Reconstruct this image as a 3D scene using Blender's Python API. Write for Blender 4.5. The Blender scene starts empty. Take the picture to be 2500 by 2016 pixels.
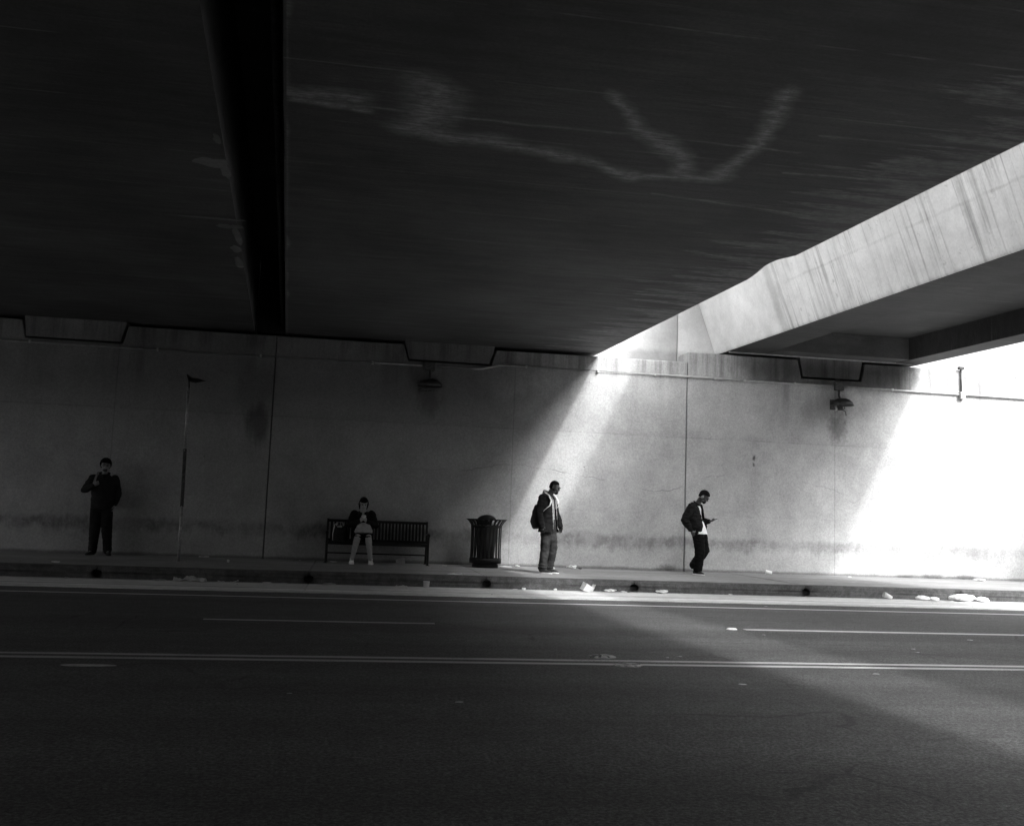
import bpy, bmesh, math, random
from mathutils import Vector, Matrix, noise
R = math.radians
V3 = Vector
rnd = random.Random(7)
sc = bpy.context.scene
C = sc.collection

# ------------------------------------------------------------------ camera
yaw, pitch, roll = 0.16414855, 0.10772858, 0.03778113
fwd = Vector((math.sin(yaw)*math.cos(pitch), math.cos(yaw)*math.cos(pitch), math.sin(pitch)))
r0 = Vector((math.cos(yaw), -math.sin(yaw), 0)); u0 = r0.cross(fwd)
rt = r0*math.cos(roll) + u0*math.sin(roll); up = -r0*math.sin(roll) + u0*math.cos(roll)
cam = bpy.data.cameras.new('camera'); co = bpy.data.objects.new('camera', cam); C.objects.link(co)
M = Matrix((rt, up, -fwd)).transposed().to_4x4(); M.translation = (0, 0, 1.03); co.matrix_world = M
cam.sensor_width = 36; cam.lens = 36*2400/2500; cam.shift_x = -.0008; cam.shift_y = -.002
cam.clip_start = .05; cam.clip_end = 3000
sc.camera = co

# ------------------------------------------------------------------ sky, sun, exposure (a hazy bright day)
SUN = Vector((.54, -.9, 1.0)).normalized()      # towards the sun
el = math.asin(SUN.z); az = math.atan2(SUN.x, SUN.y)
w = bpy.data.worlds.new('World'); sc.world = w; w.use_nodes = True
nt = w.node_tree; nt.nodes.clear()
sky = nt.nodes.new('ShaderNodeTexSky'); sky.sky_type = 'NISHITA'; sky.sun_disc = False
sky.sun_elevation = el; sky.sun_rotation = az % (2*math.pi)
sky.dust_density = 6; sky.air_density = 1.0; sky.ozone_density = 1
bw = nt.nodes.new('ShaderNodeRGBToBW'); bg = nt.nodes.new('ShaderNodeBackground'); wo = nt.nodes.new('ShaderNodeOutputWorld')
nt.links.new(sky.outputs[0], bw.inputs[0]); nt.links.new(bw.outputs[0], bg.inputs[0]); nt.links.new(bg.outputs[0], wo.inputs[0])
bg.inputs[1].default_value = .15
sl = bpy.data.lights.new('sun', 'SUN'); sl.energy = 0.6; sl.angle = R(2.4); sl.color = (1, 1, 1)
so = bpy.data.objects.new('sun', sl); C.objects.link(so); so.rotation_euler = SUN.to_track_quat('Z', 'Y').to_euler(); so.location = (5, -12, 20)
sc.view_settings.view_transform = 'Standard'; sc.view_settings.look = 'None'
sc.view_settings.gamma = 1; sc.view_settings.exposure = 2.48; sc.view_settings.use_curve_mapping = False
sc.cycles.max_bounces = 8; sc.cycles.diffuse_bounces = 6

# ------------------------------------------------------------------ helpers
def tag(o, label=None, cat=None, group=None, kind=None):
    if label: o['label'] = label
    if cat: o['category'] = cat
    if group: o['group'] = group
    if kind: o['kind'] = kind
    return o
def empty(name, loc=(0, 0, 0), rz=0, **k):
    o = bpy.data.objects.new(name, None); C.objects.link(o); o.location = loc; o.rotation_euler = (0, 0, rz)
    o.empty_display_size = .1
    return tag(o, **k)
def mobj(name, bm, m, parent=None, smooth=False, **k):
    if isinstance(bm, bmesh.types.BMesh):
        me = bpy.data.meshes.new(name); bm.to_mesh(me); bm.free()
    else: me = bm
    if m and not me.materials: me.materials.append(m)
    if smooth:
        for p in me.polygons: p.use_smooth = True
    o = bpy.data.objects.new(name, me); C.objects.link(o)
    if parent: o.parent = parent
    return tag(o, **k)
def share(name, me, parent=None, loc=(0, 0, 0), rot=(0, 0, 0), scale=(1, 1, 1), **k):
    o = bpy.data.objects.new(name, me); C.objects.link(o); o.parent = parent
    o.location = loc; o.rotation_euler = rot; o.scale = scale
    return tag(o, **k)
def box(bm, x0, x1, y0, y1, z0, z1, bev=0):
    vs = [bm.verts.new((x, y, z)) for z in (z0, z1) for y in (y0, y1) for x in (x0, x1)]
    fs = [(0, 2, 3, 1), (4, 5, 7, 6), (0, 1, 5, 4), (2, 6, 7, 3), (0, 4, 6, 2), (1, 3, 7, 5)]
    F = [bm.faces.new([vs[i] for i in f]) for f in fs]
    if bev:
        es = {e for f in F for e in f.edges}
        bmesh.ops.bevel(bm, geom=list(es), offset=bev, segments=2, affect='EDGES', profile=.6)
    return bm
def BX(*a, **k): return box(bmesh.new(), *a, **k)
def tube(bm, pts, rad, side=(1, 0, 0), n=12, cap=True):
    """loft of elliptical rings: rad = (a along side, b across)"""
    pts = [Vector(p) for p in pts]; side = Vector(side); rings = []
    for i, p in enumerate(pts):
        t = (pts[min(i+1, len(pts)-1)] - pts[max(i-1, 0)]).normalized()
        s = (side - t*side.dot(t))
        if s.length < 1e-3: s = Vector((0, 0, 1)) - t*t.z
        s.normalize(); b = t.cross(s)
        r = rad[i] if isinstance(rad, list) else rad
        a, c = r if isinstance(r, (list, tuple)) else (r, r)
        rings.append([bm.verts.new(p + s*a*math.cos(2*math.pi*j/n) + b*c*math.sin(2*math.pi*j/n)) for j in range(n)])
    for A, B in zip(rings, rings[1:]):
        for j in range(n): bm.faces.new((A[j], A[(j+1) % n], B[(j+1) % n], B[j]))
    if cap:
        bm.faces.new(rings[0][::-1]); bm.faces.new(rings[-1])
    return bm
def ell(bm, c, r, rot=None, u=16, v=12):
    m = Matrix.Translation(c)
    if rot is not None: m = m @ rot.to_4x4()
    m = m @ Matrix.Diagonal((r[0], r[1], r[2], 1))
    bmesh.ops.create_uvsphere(bm, u_segments=u, v_segments=v, radius=1, matrix=m); return bm
def revolve(bm, prof, n=32, c=(0, 0, 0)):
    rings = [[bm.verts.new((c[0]+r*math.cos(2*math.pi*j/n), c[1]+r*math.sin(2*math.pi*j/n), c[2]+z)) for j in range(n)] for r, z in prof]
    for A, B in zip(rings, rings[1:]):
        for j in range(n): bm.faces.new((A[j], A[(j+1) % n], B[(j+1) % n], B[j]))
    return bm
def prism(bm, poly, y0, y1, skew=0.0, yref=20.8):
    """polygon in (x, z), extruded along y; x shifts by -skew per metre of y"""
    a = [bm.verts.new((x - skew*(y0-yref), y0, z)) for x, z in poly]
    b = [bm.verts.new((x - skew*(y1-yref), y1, z)) for x, z in poly]
    n = len(poly); bm.faces.new(a); bm.faces.new(b[::-1])
    for i in range(n): bm.faces.new((a[i], b[i], b[(i+1) % n], a[(i+1) % n]))
    bmesh.ops.recalc_face_normals(bm, faces=bm.faces[:]); return bm

# ------------------------------------------------------------------ materials
class NT:
    def __init__(s, name, base=.3, rough=.8, metal=0, spec=.5):
        s.m = bpy.data.materials.new(name); s.m.use_nodes = True; s.t = s.m.node_tree; s.t.nodes.clear()
        s.out = s.t.nodes.new('ShaderNodeOutputMaterial'); s.b = s.t.nodes.new('ShaderNodeBsdfPrincipled')
        s.l(s.b.outputs[0], s.out.inputs[0])
        s.b.inputs['Base Color'].default_value = (base, base, base, 1); s.b.inputs['Roughness'].default_value = rough
        s.b.inputs['Metallic'].default_value = metal; s.b.inputs['Specular IOR Level'].default_value = spec
        s.geo = None
    def l(s, a, b): s.t.links.new(a, b)
    def pos(s, obj=False):
        if obj: return s.t.nodes.new('ShaderNodeTexCoord').outputs['Object']
        if not s.geo: s.geo = s.t.nodes.new('ShaderNodeNewGeometry')
        return s.geo.outputs['Position']
    def math(s, op, a, b=None, c=None, clamp=False):
        n = s.t.nodes.new('ShaderNodeMath'); n.operation = op; n.use_clamp = clamp
        for i, v in enumerate((a, b, c)):
            if v is None: continue
            if hasattr(v, 'links') or hasattr(v, 'is_linked'): s.l(v, n.inputs[i])
            else: n.inputs[i].default_value = v
        return n.outputs[0]
    def noise(s, scale=1, sc3=(1, 1, 1), detail=4, rough=.55, loc=(0, 0, 0), obj=False, dist=0):
        mp = s.t.nodes.new('ShaderNodeMapping'); mp.inputs['Scale'].default_value = sc3; mp.inputs['Location'].default_value = loc
        s.l(s.pos(obj), mp.inputs[0]); n = s.t.nodes.new('ShaderNodeTexNoise'); s.l(mp.outputs[0], n.inputs[0])
        n.inputs['Scale'].default_value = scale; n.inputs['Detail'].default_value = detail; n.inputs['Roughness'].default_value = rough
        n.inputs['Distortion'].default_value = dist
        return n.outputs[0]
    def ramp(s, v, a, b, lo=0, hi=1, smooth=True):
        n = s.t.nodes.new('ShaderNodeMapRange'); n.interpolation_type = 'SMOOTHSTEP' if smooth else 'LINEAR'
        s.l(v, n.inputs[0])
        for i, x in enumerate((a, b, lo, hi)):
            if hasattr(x, 'is_linked'): s.l(x, n.inputs[i+1])
            else: n.inputs[i+1].default_value = x
        return n.outputs[0]
    def xyz(s):
        n = s.t.nodes.new('ShaderNodeSeparateXYZ'); s.l(s.pos(), n.inputs[0]); return n.outputs
    def attr(s, name):
        n = s.t.nodes.new('ShaderNodeAttribute'); n.attribute_name = name; return n.outputs['Fac']
    def color(s, v): s.l(v, s.b.inputs['Base Color'])
    def bump(s, h, dist=.01, strength=1):
        n = s.t.nodes.new('ShaderNodeBump'); n.inputs['Distance'].default_value = dist; n.inputs['Strength'].default_value = strength
        s.l(h, n.inputs['Height']); s.l(n.outputs[0], s.b.inputs['Normal'])
    def gap(s, v, c, hw, soft):
        """1 near v = c, fading outside half width hw over soft"""
        d = s.math('ABSOLUTE', s.math('SUBTRACT', v, c)); return s.ramp(d, hw, hw+soft, 1, 0)

def plain(name, base, rough=.8, var=.15, scale=8, bump=.003, metal=0, spec=.5, fine=60):
    n = NT(name, base, rough, metal, spec)
    a = n.noise(scale, obj=True, detail=5); f = n.noise(fine, obj=True, detail=2)
    v = n.math('MULTIPLY', n.ramp(a, .25, .75, 1-var, 1+var), n.ramp(f, .2, .8, 1-var*.5, 1+var*.5))
    n.color(n.math('MULTIPLY', v, base)); n.bump(n.math('ADD', a, n.math('MULTIPLY', f, .3)), bump)
    return n.m

def wall_material():
    n = NT('wall_concrete', .4, .9, spec=.3); X, Y, Z = n.xyz()
    big = n.noise(.35, (1, 1, 1.4), 5); mid = n.noise(2.2, (1, 1, .8), 6, .6); fin = n.noise(22, detail=5, rough=.75); spk = n.noise(34, detail=3, rough=.8)
    v = n.math('MULTIPLY', n.ramp(big, .3, .7, .86, 1.1), n.ramp(mid, .25, .75, .88, 1.1))
    v = n.math('MULTIPLY', v, n.ramp(fin, .28, .72, .88, 1.11)); v = n.math('MULTIPLY', v, n.ramp(spk, .3, .7, .88, 1.12))
    # splash band along the foot of the wall
    wob = n.noise(1.3, (1, 1, 1), 5, .65, (3, 0, 0)); drip = n.noise(9, (1, 1, .15), 4, .6)
    zz = n.math('ADD', Z, n.math('MULTIPLY', n.math('SUBTRACT', wob, .5), .38))
    zz = n.math('ADD', zz, n.math('MULTIPLY', n.math('SUBTRACT', drip, .5), .16))
    wob2 = n.noise(2.1, (1, 1, 1), 6, .7, (8, 1, 3)); dr2 = n.noise(6, (1, 1, .12), 5, .7, (4, 0, 0))
    zl = n.math('ADD', Z, n.math('ADD', n.math('MULTIPLY', n.math('SUBTRACT', wob2, .5), .5), n.math('MULTIPLY', n.math('SUBTRACT', dr2, .5), .45)))
    band = n.math('MULTIPLY', n.math('MULTIPLY', n.ramp(zz, .66, .80, 1, 0), n.ramp(zl, .40, .60, 0, 1)), n.ramp(X, 9.5, 13, 1, .55))
    bstr = n.math('MULTIPLY', n.ramp(n.noise(.9, (1, 1, 0), 4, .6, (9, 2, 0)), .3, .7, .15, .5), n.ramp(n.noise(7, (1, 1, .7), 6, .75, (2, 2, 2)), .3, .62, .25, 1.15))
    v = n.math('MULTIPLY', v, n.math('SUBTRACT', 1, n.math('MULTIPLY', band, bstr)))
    foot = n.ramp(n.math('ADD', Z, n.math('MULTIPLY', wob, -.10)), -.03, .035, .45, 1); v = n.math('MULTIPLY', v, foot)
    # streaked weathering on the cap above the conduit
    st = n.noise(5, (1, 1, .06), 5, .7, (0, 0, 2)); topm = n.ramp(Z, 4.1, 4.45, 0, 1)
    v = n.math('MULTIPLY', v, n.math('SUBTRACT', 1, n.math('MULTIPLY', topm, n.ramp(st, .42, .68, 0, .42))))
    st2 = n.noise(3, (1, 1, .05), 4, .6, (5, 0, 7)); upm = n.ramp(Z, 2.8, 4.3, 0, 1)
    v = n.math('MULTIPLY', v, n.math('SUBTRACT', 1, n.math('MULTIPLY', upm, n.ramp(st2, .5, .75, 0, .3))))
    # wall cap under the right deck: deck shade painted on, with some staining
    cap_shade_stain = n.math('MULTIPLY', n.ramp(n.math('ADD', Z, n.math('MULTIPLY', n.math('SUBTRACT', wob, .5), .1)), 4.26, 4.33, 0, 1), n.math('MULTIPLY', n.ramp(n.math('ADD', X, wob), 8.6, 10.2, 0, 1), n.ramp(n.math('ADD', X, n.math('MULTIPLY', wob, .5)), 12.7, 13.2, 1, 0)))
    v = n.math('MULTIPLY', v, n.math('SUBTRACT', 1, n.math('MULTIPLY', cap_shade_stain, .62)))
    # light falloff painted into the upper wall of the covered stretch
    upper_shade = n.math('MULTIPLY', n.ramp(n.math('ADD', Z, n.math('MULTIPLY', n.math('SUBTRACT', mid, .5), .5)), 2.2, 3.8, 0, 1), n.ramp(n.math('ADD', X, n.math('MULTIPLY', mid, 1)), 3.0, 6.0, 1, 0))
    v = n.math('MULTIPLY', v, n.math('SUBTRACT', 1, n.math('MULTIPLY', upper_shade, .5)))
    left_shade = n.math('MULTIPLY', n.ramp(n.math('ADD', X, n.math('MULTIPLY', big, 3)), -5.0, -1.0, 0, 1), n.ramp(n.math('ADD', X, n.math('MULTIPLY', mid, .6)), 3.2, 4.6, 1, 0))  # left stretch coloured darker to imitate the shade below the deck
    v = n.math('MULTIPLY', v, n.math('SUBTRACT', 1, n.math('MULTIPLY', left_shade, .24)))
    # form joints
    wz = n.math('ADD', Z, n.math('MULTIPLY', n.noise(3, (1, 1, 1), 3), .02))
    for zc, s_ in ((2.93, .09), (1.24, .03)):
        br = n.ramp(n.noise(1.1, (1, 1, 0), 4, .6, (zc, 0, 0)), .4, .6, .1, 1)
        v = n.math('MULTIPLY', v, n.math('SUBTRACT', 1, n.math('MULTIPLY', n.math('MULTIPLY', n.gap(wz, zc+.01, .006, .012), br), s_*1.6)))
        v = n.math('MULTIPLY', v, n.math('SUBTRACT', 1, n.math('MULTIPLY', n.math('MULTIPLY', n.ramp(n.math('SUBTRACT', wz, zc), 0, .25, 1, 0), n.ramp(n.math('SUBTRACT', wz, zc), -.01, .01, 0, 1)), s_*br if False else s_*.7)))
    for xc in (3.47, -4.7, 10.9, -9.2):
        v = n.math('MULTIPLY', v, n.math('SUBTRACT', 1, n.math('MULTIPLY', n.gap(n.math('ADD', X, n.math('MULTIPLY', mid, .02)), xc+.01, .004, .012), .22)))
    # bug holes
    vo = n.t.nodes.new('ShaderNodeTexVoronoi'); vo.inputs['Scale'].default_value = 3.2; n.l(n.pos(), vo.inputs[0])
    holes = n.math('MULTIPLY', n.ramp(vo.outputs['Distance'], .03, .06, 1, 0), n.ramp(n.noise(.8, (1, 1, 1), 3, .5, (4, 4, 4)), .5, .6, 0, 1))
    v = n.math('MULTIPLY', v, n.math('SUBTRACT', 1, n.math('MULTIPLY', holes, .45)))
    # long hairline crack
    fc = n.t.nodes.new('ShaderNodeFloatCurve'); n.l(n.ramp(X, 0, 14, 0, 1, False), fc.inputs['Value'])
    cm = fc.mapping; cv = cm.curves[0]; pts = [(0, 2.02), (2.4, 2.0), (3.4, 2.15), (4.6, 2.02), (5.6, 1.9), (6.8, 1.72), (8, 2.11), (9.1, 2.15), (10.15, 2.05), (10.96, 1.87), (11.4, 1.62), (14, 1.5)]
    cv.points[0].location = (0, pts[0][1]/3); cv.points[1].location = (1, pts[-1][1]/3)
    for x, z in pts[1:-1]: cv.points.new(x/14, z/3)
    cm.update()
    cz = n.math('MULTIPLY', fc.outputs[0], 3)
    cz = n.math('ADD', cz, n.math('MULTIPLY', n.math('SUBTRACT', n.noise(3.5, (1, 1, 0), 6, .7), .5), .22))
    cw = n.ramp(n.noise(2, (1, 1, 0), 3, .5, (1, 7, 0)), .42, .62, 0, 1)
    cr = n.math('MULTIPLY', n.gap(Z, cz, .003, .009), n.math('MULTIPLY', cw, n.math('MULTIPLY', n.ramp(X, 1.5, 2.2, 0, 1), n.ramp(X, 11.2, 11.6, 1, 0))))
    v = n.math('MULTIPLY', v, n.math('SUBTRACT', 1, n.math('MULTIPLY', cr, .26)))
    # soot and rust stains of their own shape: by the left joint, under both lamps, small marks; two wide ones under the right deck also paint its shade
    def blot(x, z, rx, rz, s_, sx=6, sz=1.2):
        nonlocal v
        dx = n.math('DIVIDE', n.math('SUBTRACT', X, x), rx); dz = n.math('DIVIDE', n.math('SUBTRACT', Z, z), rz)
        d = n.math('SQRT', n.math('ADD', n.math('MULTIPLY', dx, dx), n.math('MULTIPLY', dz, dz)))
        d = n.math('ADD', d, n.math('MULTIPLY', n.math('SUBTRACT', n.noise(1, (sx, 1, sz), 5, .65, (x, 0, z)), .5), 1.6))
        v = n.math('MULTIPLY', v, n.math('SUBTRACT', 1, n.math('MULTIPLY', n.ramp(d, .3, 1.15, 1, 0), s_)))
    blot(-1.87, 2.75, .30, .50, .55); blot(-1.95, 3.5, .5, .7, .25, 4, .6); blot(10.97, 3.35, .28, .42, .45, 10, 6); blot(1.62, 3.5, .3, .5, .35, 8, 4)
    blot(10.75, 3.75, .9, .5, .28, 3, 2); blot(8.96, 2.56, .045, .09, .8, 12, 12); blot(8.95, 2.40, .03, .05, .6, 12, 12); blot(7.0, .06, .28, .09, .5, 8, 8)
    blot(11.6, 4.55, 1.9, .42, .5, 1.5, 1); blot(9.6, 4.6, 1.6, .3, .3, 2, 1); blot(13.3, .05, .35, .07, .55, 6, 6); blot(14.1, .05, .4, .06, .55, 6, 6); blot(12.6, .03, .25, .04, .4, 6, 6)
    n.color(n.math('MULTIPLY', v, .40))
    n.bump(n.math('ADD', n.math('MULTIPLY', mid, .6), n.math('ADD', n.math('MULTIPLY', fin, .35), n.math('MULTIPLY', n.math('ADD', holes, cr), -.8))), .012, .8)
    return n.m

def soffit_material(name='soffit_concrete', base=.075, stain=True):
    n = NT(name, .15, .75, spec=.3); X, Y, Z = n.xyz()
    big = n.noise(.5, (1, 1, 1), 6, .6); st = n.noise(2.0, (.35, 3.5, 1), 6, .7); fine = n.noise(1, (2.5, 45, 8), 5, .7); spk = n.noise(26, detail=5, rough=.75)
    patch = n.ramp(n.noise(1.3, (.7, 1.6, 1), 6, .7, (8, 1, 2)), .42, .62, 0, 1)
    v = n.math('MULTIPLY', n.ramp(big, .3, .7, .72, 1.22), n.ramp(st, .3, .7, .84, 1.16))
    v = n.math('MULTIPLY', v, n.math('ADD', 1, n.math('MULTIPLY', n.ramp(fine, .35, .7, -.14, .34), patch)))
    v = n.math('MULTIPLY', v, n.ramp(spk, .25, .75, .84, 1.16))
    # board lines every 1.2 m across the span
    fr = n.math('ABSOLUTE', n.math('SUBTRACT', n.math('FRACT', n.math('DIVIDE', n.math('ADD', Y, n.math('MULTIPLY', n.noise(.6, (1, .2, 1), 2), .05)), 1.22)), .5))
    ln = n.ramp(fr, .006, .012, 1, 0); v = n.math('ADD', v, n.math('MULTIPLY', n.math('MULTIPLY', ln, n.ramp(n.noise(1.5, (1, .3, 1), 4), .42, .6, 0, 1)), .9))
    if stain:
        u = n.math('SUBTRACT', 5.32, n.math('ADD', X, n.math('MULTIPLY', n.math('SUBTRACT', Y, 20.8), .057)))
        fl = n.noise(1, (.55, 4.2, 1), 7, .72, (3, 5, 0)); th = n.math('ADD', .40, n.math('MULTIPLY', u, .115))
        flame = n.ramp(n.math('SUBTRACT', fl, th), 0, .07, 0, .42)
        fl2 = n.noise(1, (1.2, 18, 1), 5, .7, (1, 5, 0)); flame = n.math('MULTIPLY', flame, n.ramp(fl2, .3, .6, .55, 1.1))
        flame = n.math('MULTIPLY', flame, n.ramp(u, 2.6, 3.4, 1, 0))
        a = n.math('MAXIMUM', n.attr('bloom'), flame); grain = n.math('MULTIPLY', n.ramp(n.noise(1, (3, 40, 1), 6, .75, (2, 2, 2)), .36, .60, .35, 1.1), n.ramp(n.noise(9, (1, 1.5, 1), 6, .75), .3, .65, .35, 1.15))
        v = n.math('ADD', v, n.math('MULTIPLY', n.math('MULTIPLY', a, grain), 3.8))
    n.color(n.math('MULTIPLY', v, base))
    n.bump(n.math('ADD', st, n.math('MULTIPLY', fine, .4)), .006, .6)
    return n.m

def face_material(name='girder_concrete', base=.74):
    n = NT(name, .5, .85, spec=.3); X, Y, Z = n.xyz()
    big = n.noise(.5, (1, 1, 1), 5); mid = n.noise(3, (1, 1, 1), 6, .6); f = n.noise(25, detail=4)
    v = n.math('MULTIPLY', n.ramp(big, .3, .7, .9, 1.08), n.ramp(mid, .3, .7, .92, 1.06)); v = n.math('MULTIPLY', v, n.ramp(f, .2, .8, .93, 1.06))
    on = n.ramp(n.math('ADD', Y, n.math('MULTIPLY', mid, .2)), 18.1, 18.3, 1, 0)      # older, streaked concrete in front of the end block
    s1 = n.noise(1, (.3, 3.2, .16), 5, .7, (0, 0, 1)); s2 = n.noise(1, (.3, 13, .25), 4, .6, (3, 3, 3)); s3 = n.noise(1, (.5, .8, .8), 4, .6)
    k = n.math('MULTIPLY', n.ramp(s1, .50, .66, 0, .36), n.ramp(s3, .35, .6, .4, 1)); k2 = n.math('MULTIPLY', n.ramp(s2, .52, .68, 0, .5), n.ramp(s3, .35, .6, .3, 1))
    k2 = n.math('MAXIMUM', k2, n.ramp(n.noise(7, (1, 1, 1), 6, .75, (4, 1, 1)), .58, .72, 0, .35))
    v = n.math('MULTIPLY', v, n.math('SUBTRACT', 1, n.math('MULTIPLY', on, k))); v = n.math('MULTIPLY', v, n.math('SUBTRACT', 1, n.math('MULTIPLY', on, k2)))
    pl = n.math('MULTIPLY', n.gap(n.math('ADD', Z, n.math('MULTIPLY', mid, .06)), 5.83, .006, .03), n.ramp(n.noise(.8, (1, 1, 1), 4, .6, (6, 6, 6)), .4, .6, 0, .16)); v = n.math('MULTIPLY', v, n.math('SUBTRACT', 1, n.math('MULTIPLY', on, pl)))
    vv_ = n.t.nodes.new('ShaderNodeTexVoronoi'); vv_.inputs['Scale'].default_value = 1.6; n.l(n.pos(), vv_.inputs[0]); v = n.math('MULTIPLY', v, n.math('SUBTRACT', 1, n.math('MULTIPLY', on, n.ramp(vv_.outputs['Distance'], .03, .06, .5, 0))))
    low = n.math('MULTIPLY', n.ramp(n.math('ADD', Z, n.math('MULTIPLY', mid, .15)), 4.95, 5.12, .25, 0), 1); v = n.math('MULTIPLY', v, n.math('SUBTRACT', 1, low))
    v = n.math('MULTIPLY', v, n.math('SUBTRACT', 1, n.math('MULTIPLY', n.gap(n.math('ADD', Y, n.math('MULTIPLY', n.noise(2), .12)), 18.3, .05, .16), .25)))
    n.color(n.math('MULTIPLY', v, base)); n.bump(n.math('ADD', mid, n.math('MULTIPLY', f, .5)), .01, .6)
    return n.m

def asphalt():
    n = NT('asphalt', .05, .72, spec=.4); X, Y, Z = n.xyz()
    big = n.noise(.25, (.35, 1, 1), 5); tr = n.noise(.9, (.03, 1.4, 1), 3, .5, (0, 3, 0)); g = n.noise(130, detail=3, rough=.8); g2 = n.noise(45, detail=3, rough=.7)
    v = n.math('MULTIPLY', n.ramp(big, .3, .7, .85, 1.15), n.ramp(tr, .3, .7, .82, 1.2)); v = n.math('MULTIPLY', v, n.ramp(g, .3, .75, .6, 1.5)); v = n.math('MULTIPLY', v, n.ramp(g2, .32, .68, .45, 1.75))
    c1 = n.noise(22, detail=6, rough=.85); c2 = n.noise(5, (.8, 1, 1), 6, .75); v = n.math('MULTIPLY', v, n.ramp(c1, .3, .72, .68, 1.4)); v = n.math('MULTIPLY', v, n.ramp(c2, .3, .7, .84, 1.18))
    oil = n.math('MULTIPLY', n.ramp(n.noise(1.6, (.25, 1.5, 1), 6, .75, (5, 5, 5)), .55, .70, 0, .3), n.math('MAXIMUM', n.gap(Y, 12.7, .3, .5), n.gap(Y, 6.6, .3, .6)))
    v = n.math('MULTIPLY', v, n.math('SUBTRACT', 1, oil))
    ve = n.t.nodes.new('ShaderNodeTexVoronoi'); ve.feature = 'DISTANCE_TO_EDGE'; ve.inputs['Scale'].default_value = .55
    wv = n.t.nodes.new('ShaderNodeMixRGB'); wv.blend_type = 'ADD'; wv.inputs[0].default_value = .5; nn = n.t.nodes.new('ShaderNodeTexNoise'); nn.inputs['Scale'].default_value = 1.5; nn.inputs['Detail'].default_value = 6
    n.l(n.pos(), nn.inputs[0]); n.l(n.pos(), wv.inputs[1]); n.l(nn.outputs['Color'], wv.inputs[2]); n.l(wv.outputs[0], ve.inputs[0])
    ck = n.math('MULTIPLY', n.ramp(ve.outputs['Distance'], .004, .012, 1, 0), n.ramp(n.noise(.5, detail=3), .48, .62, 0, .45)); v = n.math('MULTIPLY', v, n.math('SUBTRACT', 1, ck))
    sp = n.t.nodes.new('ShaderNodeTexVoronoi'); sp.inputs['Scale'].default_value = 7; n.l(n.pos(), sp.inputs[0]); v = n.math('ADD', v, n.math('MULTIPLY', n.ramp(sp.outputs['Distance'], .05, .09, 1, 0), n.ramp(n.noise(1.7, detail=2), .5, .6, 0, 1.2)))
    seam = n.math('MULTIPLY', n.gap(n.math('ADD', Y, n.math('ADD', n.math('MULTIPLY', X, .03), n.math('MULTIPLY', c2, .05))), 10.2, .006, .012), .35)
    v = n.math('MULTIPLY', v, n.math('SUBTRACT', 1, seam))
    n.color(n.math('MULTIPLY', v, .068)); n.bump(n.math('ADD', g, g2), .006, .7)
    return n.m

def pavement(name, base, ylines=()):
    n = NT(name, base, .9, spec=.3); X, Y, Z = n.xyz()
    big = n.noise(.8, (.5, 1, 1), 5); mid = n.noise(6, detail=5, rough=.65); g = n.noise(70, detail=3, rough=.7); al = n.noise(1, (.25, 9, 9), 4, .6)
    v = n.math('MULTIPLY', n.ramp(big, .3, .7, .82, 1.12), n.ramp(mid, .3, .7, .86, 1.1)); v = n.math('MULTIPLY', v, n.ramp(g, .25, .75, .85, 1.15)); v = n.math('MULTIPLY', v, n.ramp(al, .3, .7, .85, 1.12))
    for y, hw, s_, a in ylines:
        v = n.math('MULTIPLY', v, n.math('ADD', 1, n.math('MULTIPLY', n.gap(n.math('ADD', Y, n.math('MULTIPLY', n.math('SUBTRACT', mid, .5), .06)), y, hw, a), s_)))
    n.color(n.math('MULTIPLY', v, base)); n.bump(n.math('ADD', mid, n.math('MULTIPLY', g, .5)), .006, .7)
    return n.m

def kerb_material():
    n = NT('kerb_concrete', .2, .85, spec=.3); X, Y, Z = n.xyz()
    big = n.noise(.9, (1, 1, 1), 4); al = n.noise(1, (1.1, 1, 26), 5, .65); mid = n.noise(9, detail=5, rough=.7); g = n.noise(60, detail=3)
    v = n.math('MULTIPLY', n.ramp(big, .3, .7, .8, 1.15), n.ramp(al, .32, .68, .72, 1.16)); v = n.math('MULTIPLY', v, n.ramp(mid, .3, .7, .68, 1.28)); v = n.math('MULTIPLY', v, n.ramp(g, .3, .7, .75, 1.22))
    # water marks round the weep holes at the joints
    for xc in (-3.91, -.54, 2.47, 5.11, 8.35, 11.4):
        dx = n.math('MULTIPLY', n.math('SUBTRACT', X, xc), 1); dz = n.math('ADD', Z, .13)
        d = n.math('SQRT', n.math('ADD', n.math('MULTIPLY', dx, dx), n.math('MULTIPLY', dz, dz)))
        d = n.math('ADD', d, n.math('MULTIPLY', n.math('SUBTRACT', mid, .5), .09))
        v = n.math('MULTIPLY', v, n.ramp(d, .05, .15, .4, 1))
    scr = n.math('MULTIPLY', n.gap(n.math('ADD', Z, n.math('MULTIPLY', al, .03)), -.095, .006, .02), n.ramp(n.noise(.7, (1, 0, 0), 3), .38, .6, 0, .55))
    v = n.math('MULTIPLY', v, n.math('SUBTRACT', 1, scr))
    n.color(n.math('MULTIPLY', v, .092)); n.bump(n.math('ADD', mid, g), .006, .7)
    return n.m

def paint(name, base, wear=.45):
    n = NT(name, base, .7); a = n.noise(3, (.4, 4, 1), 6, .7); g = n.noise(60, detail=4, rough=.8)
    v = n.math('ADD', n.math('MULTIPLY', a, .6), n.math('MULTIPLY', g, .4))
    n.color(n.ramp(v, wear-.06, wear+.08, .09, base)); n.bump(g, .003); return n.m

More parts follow.
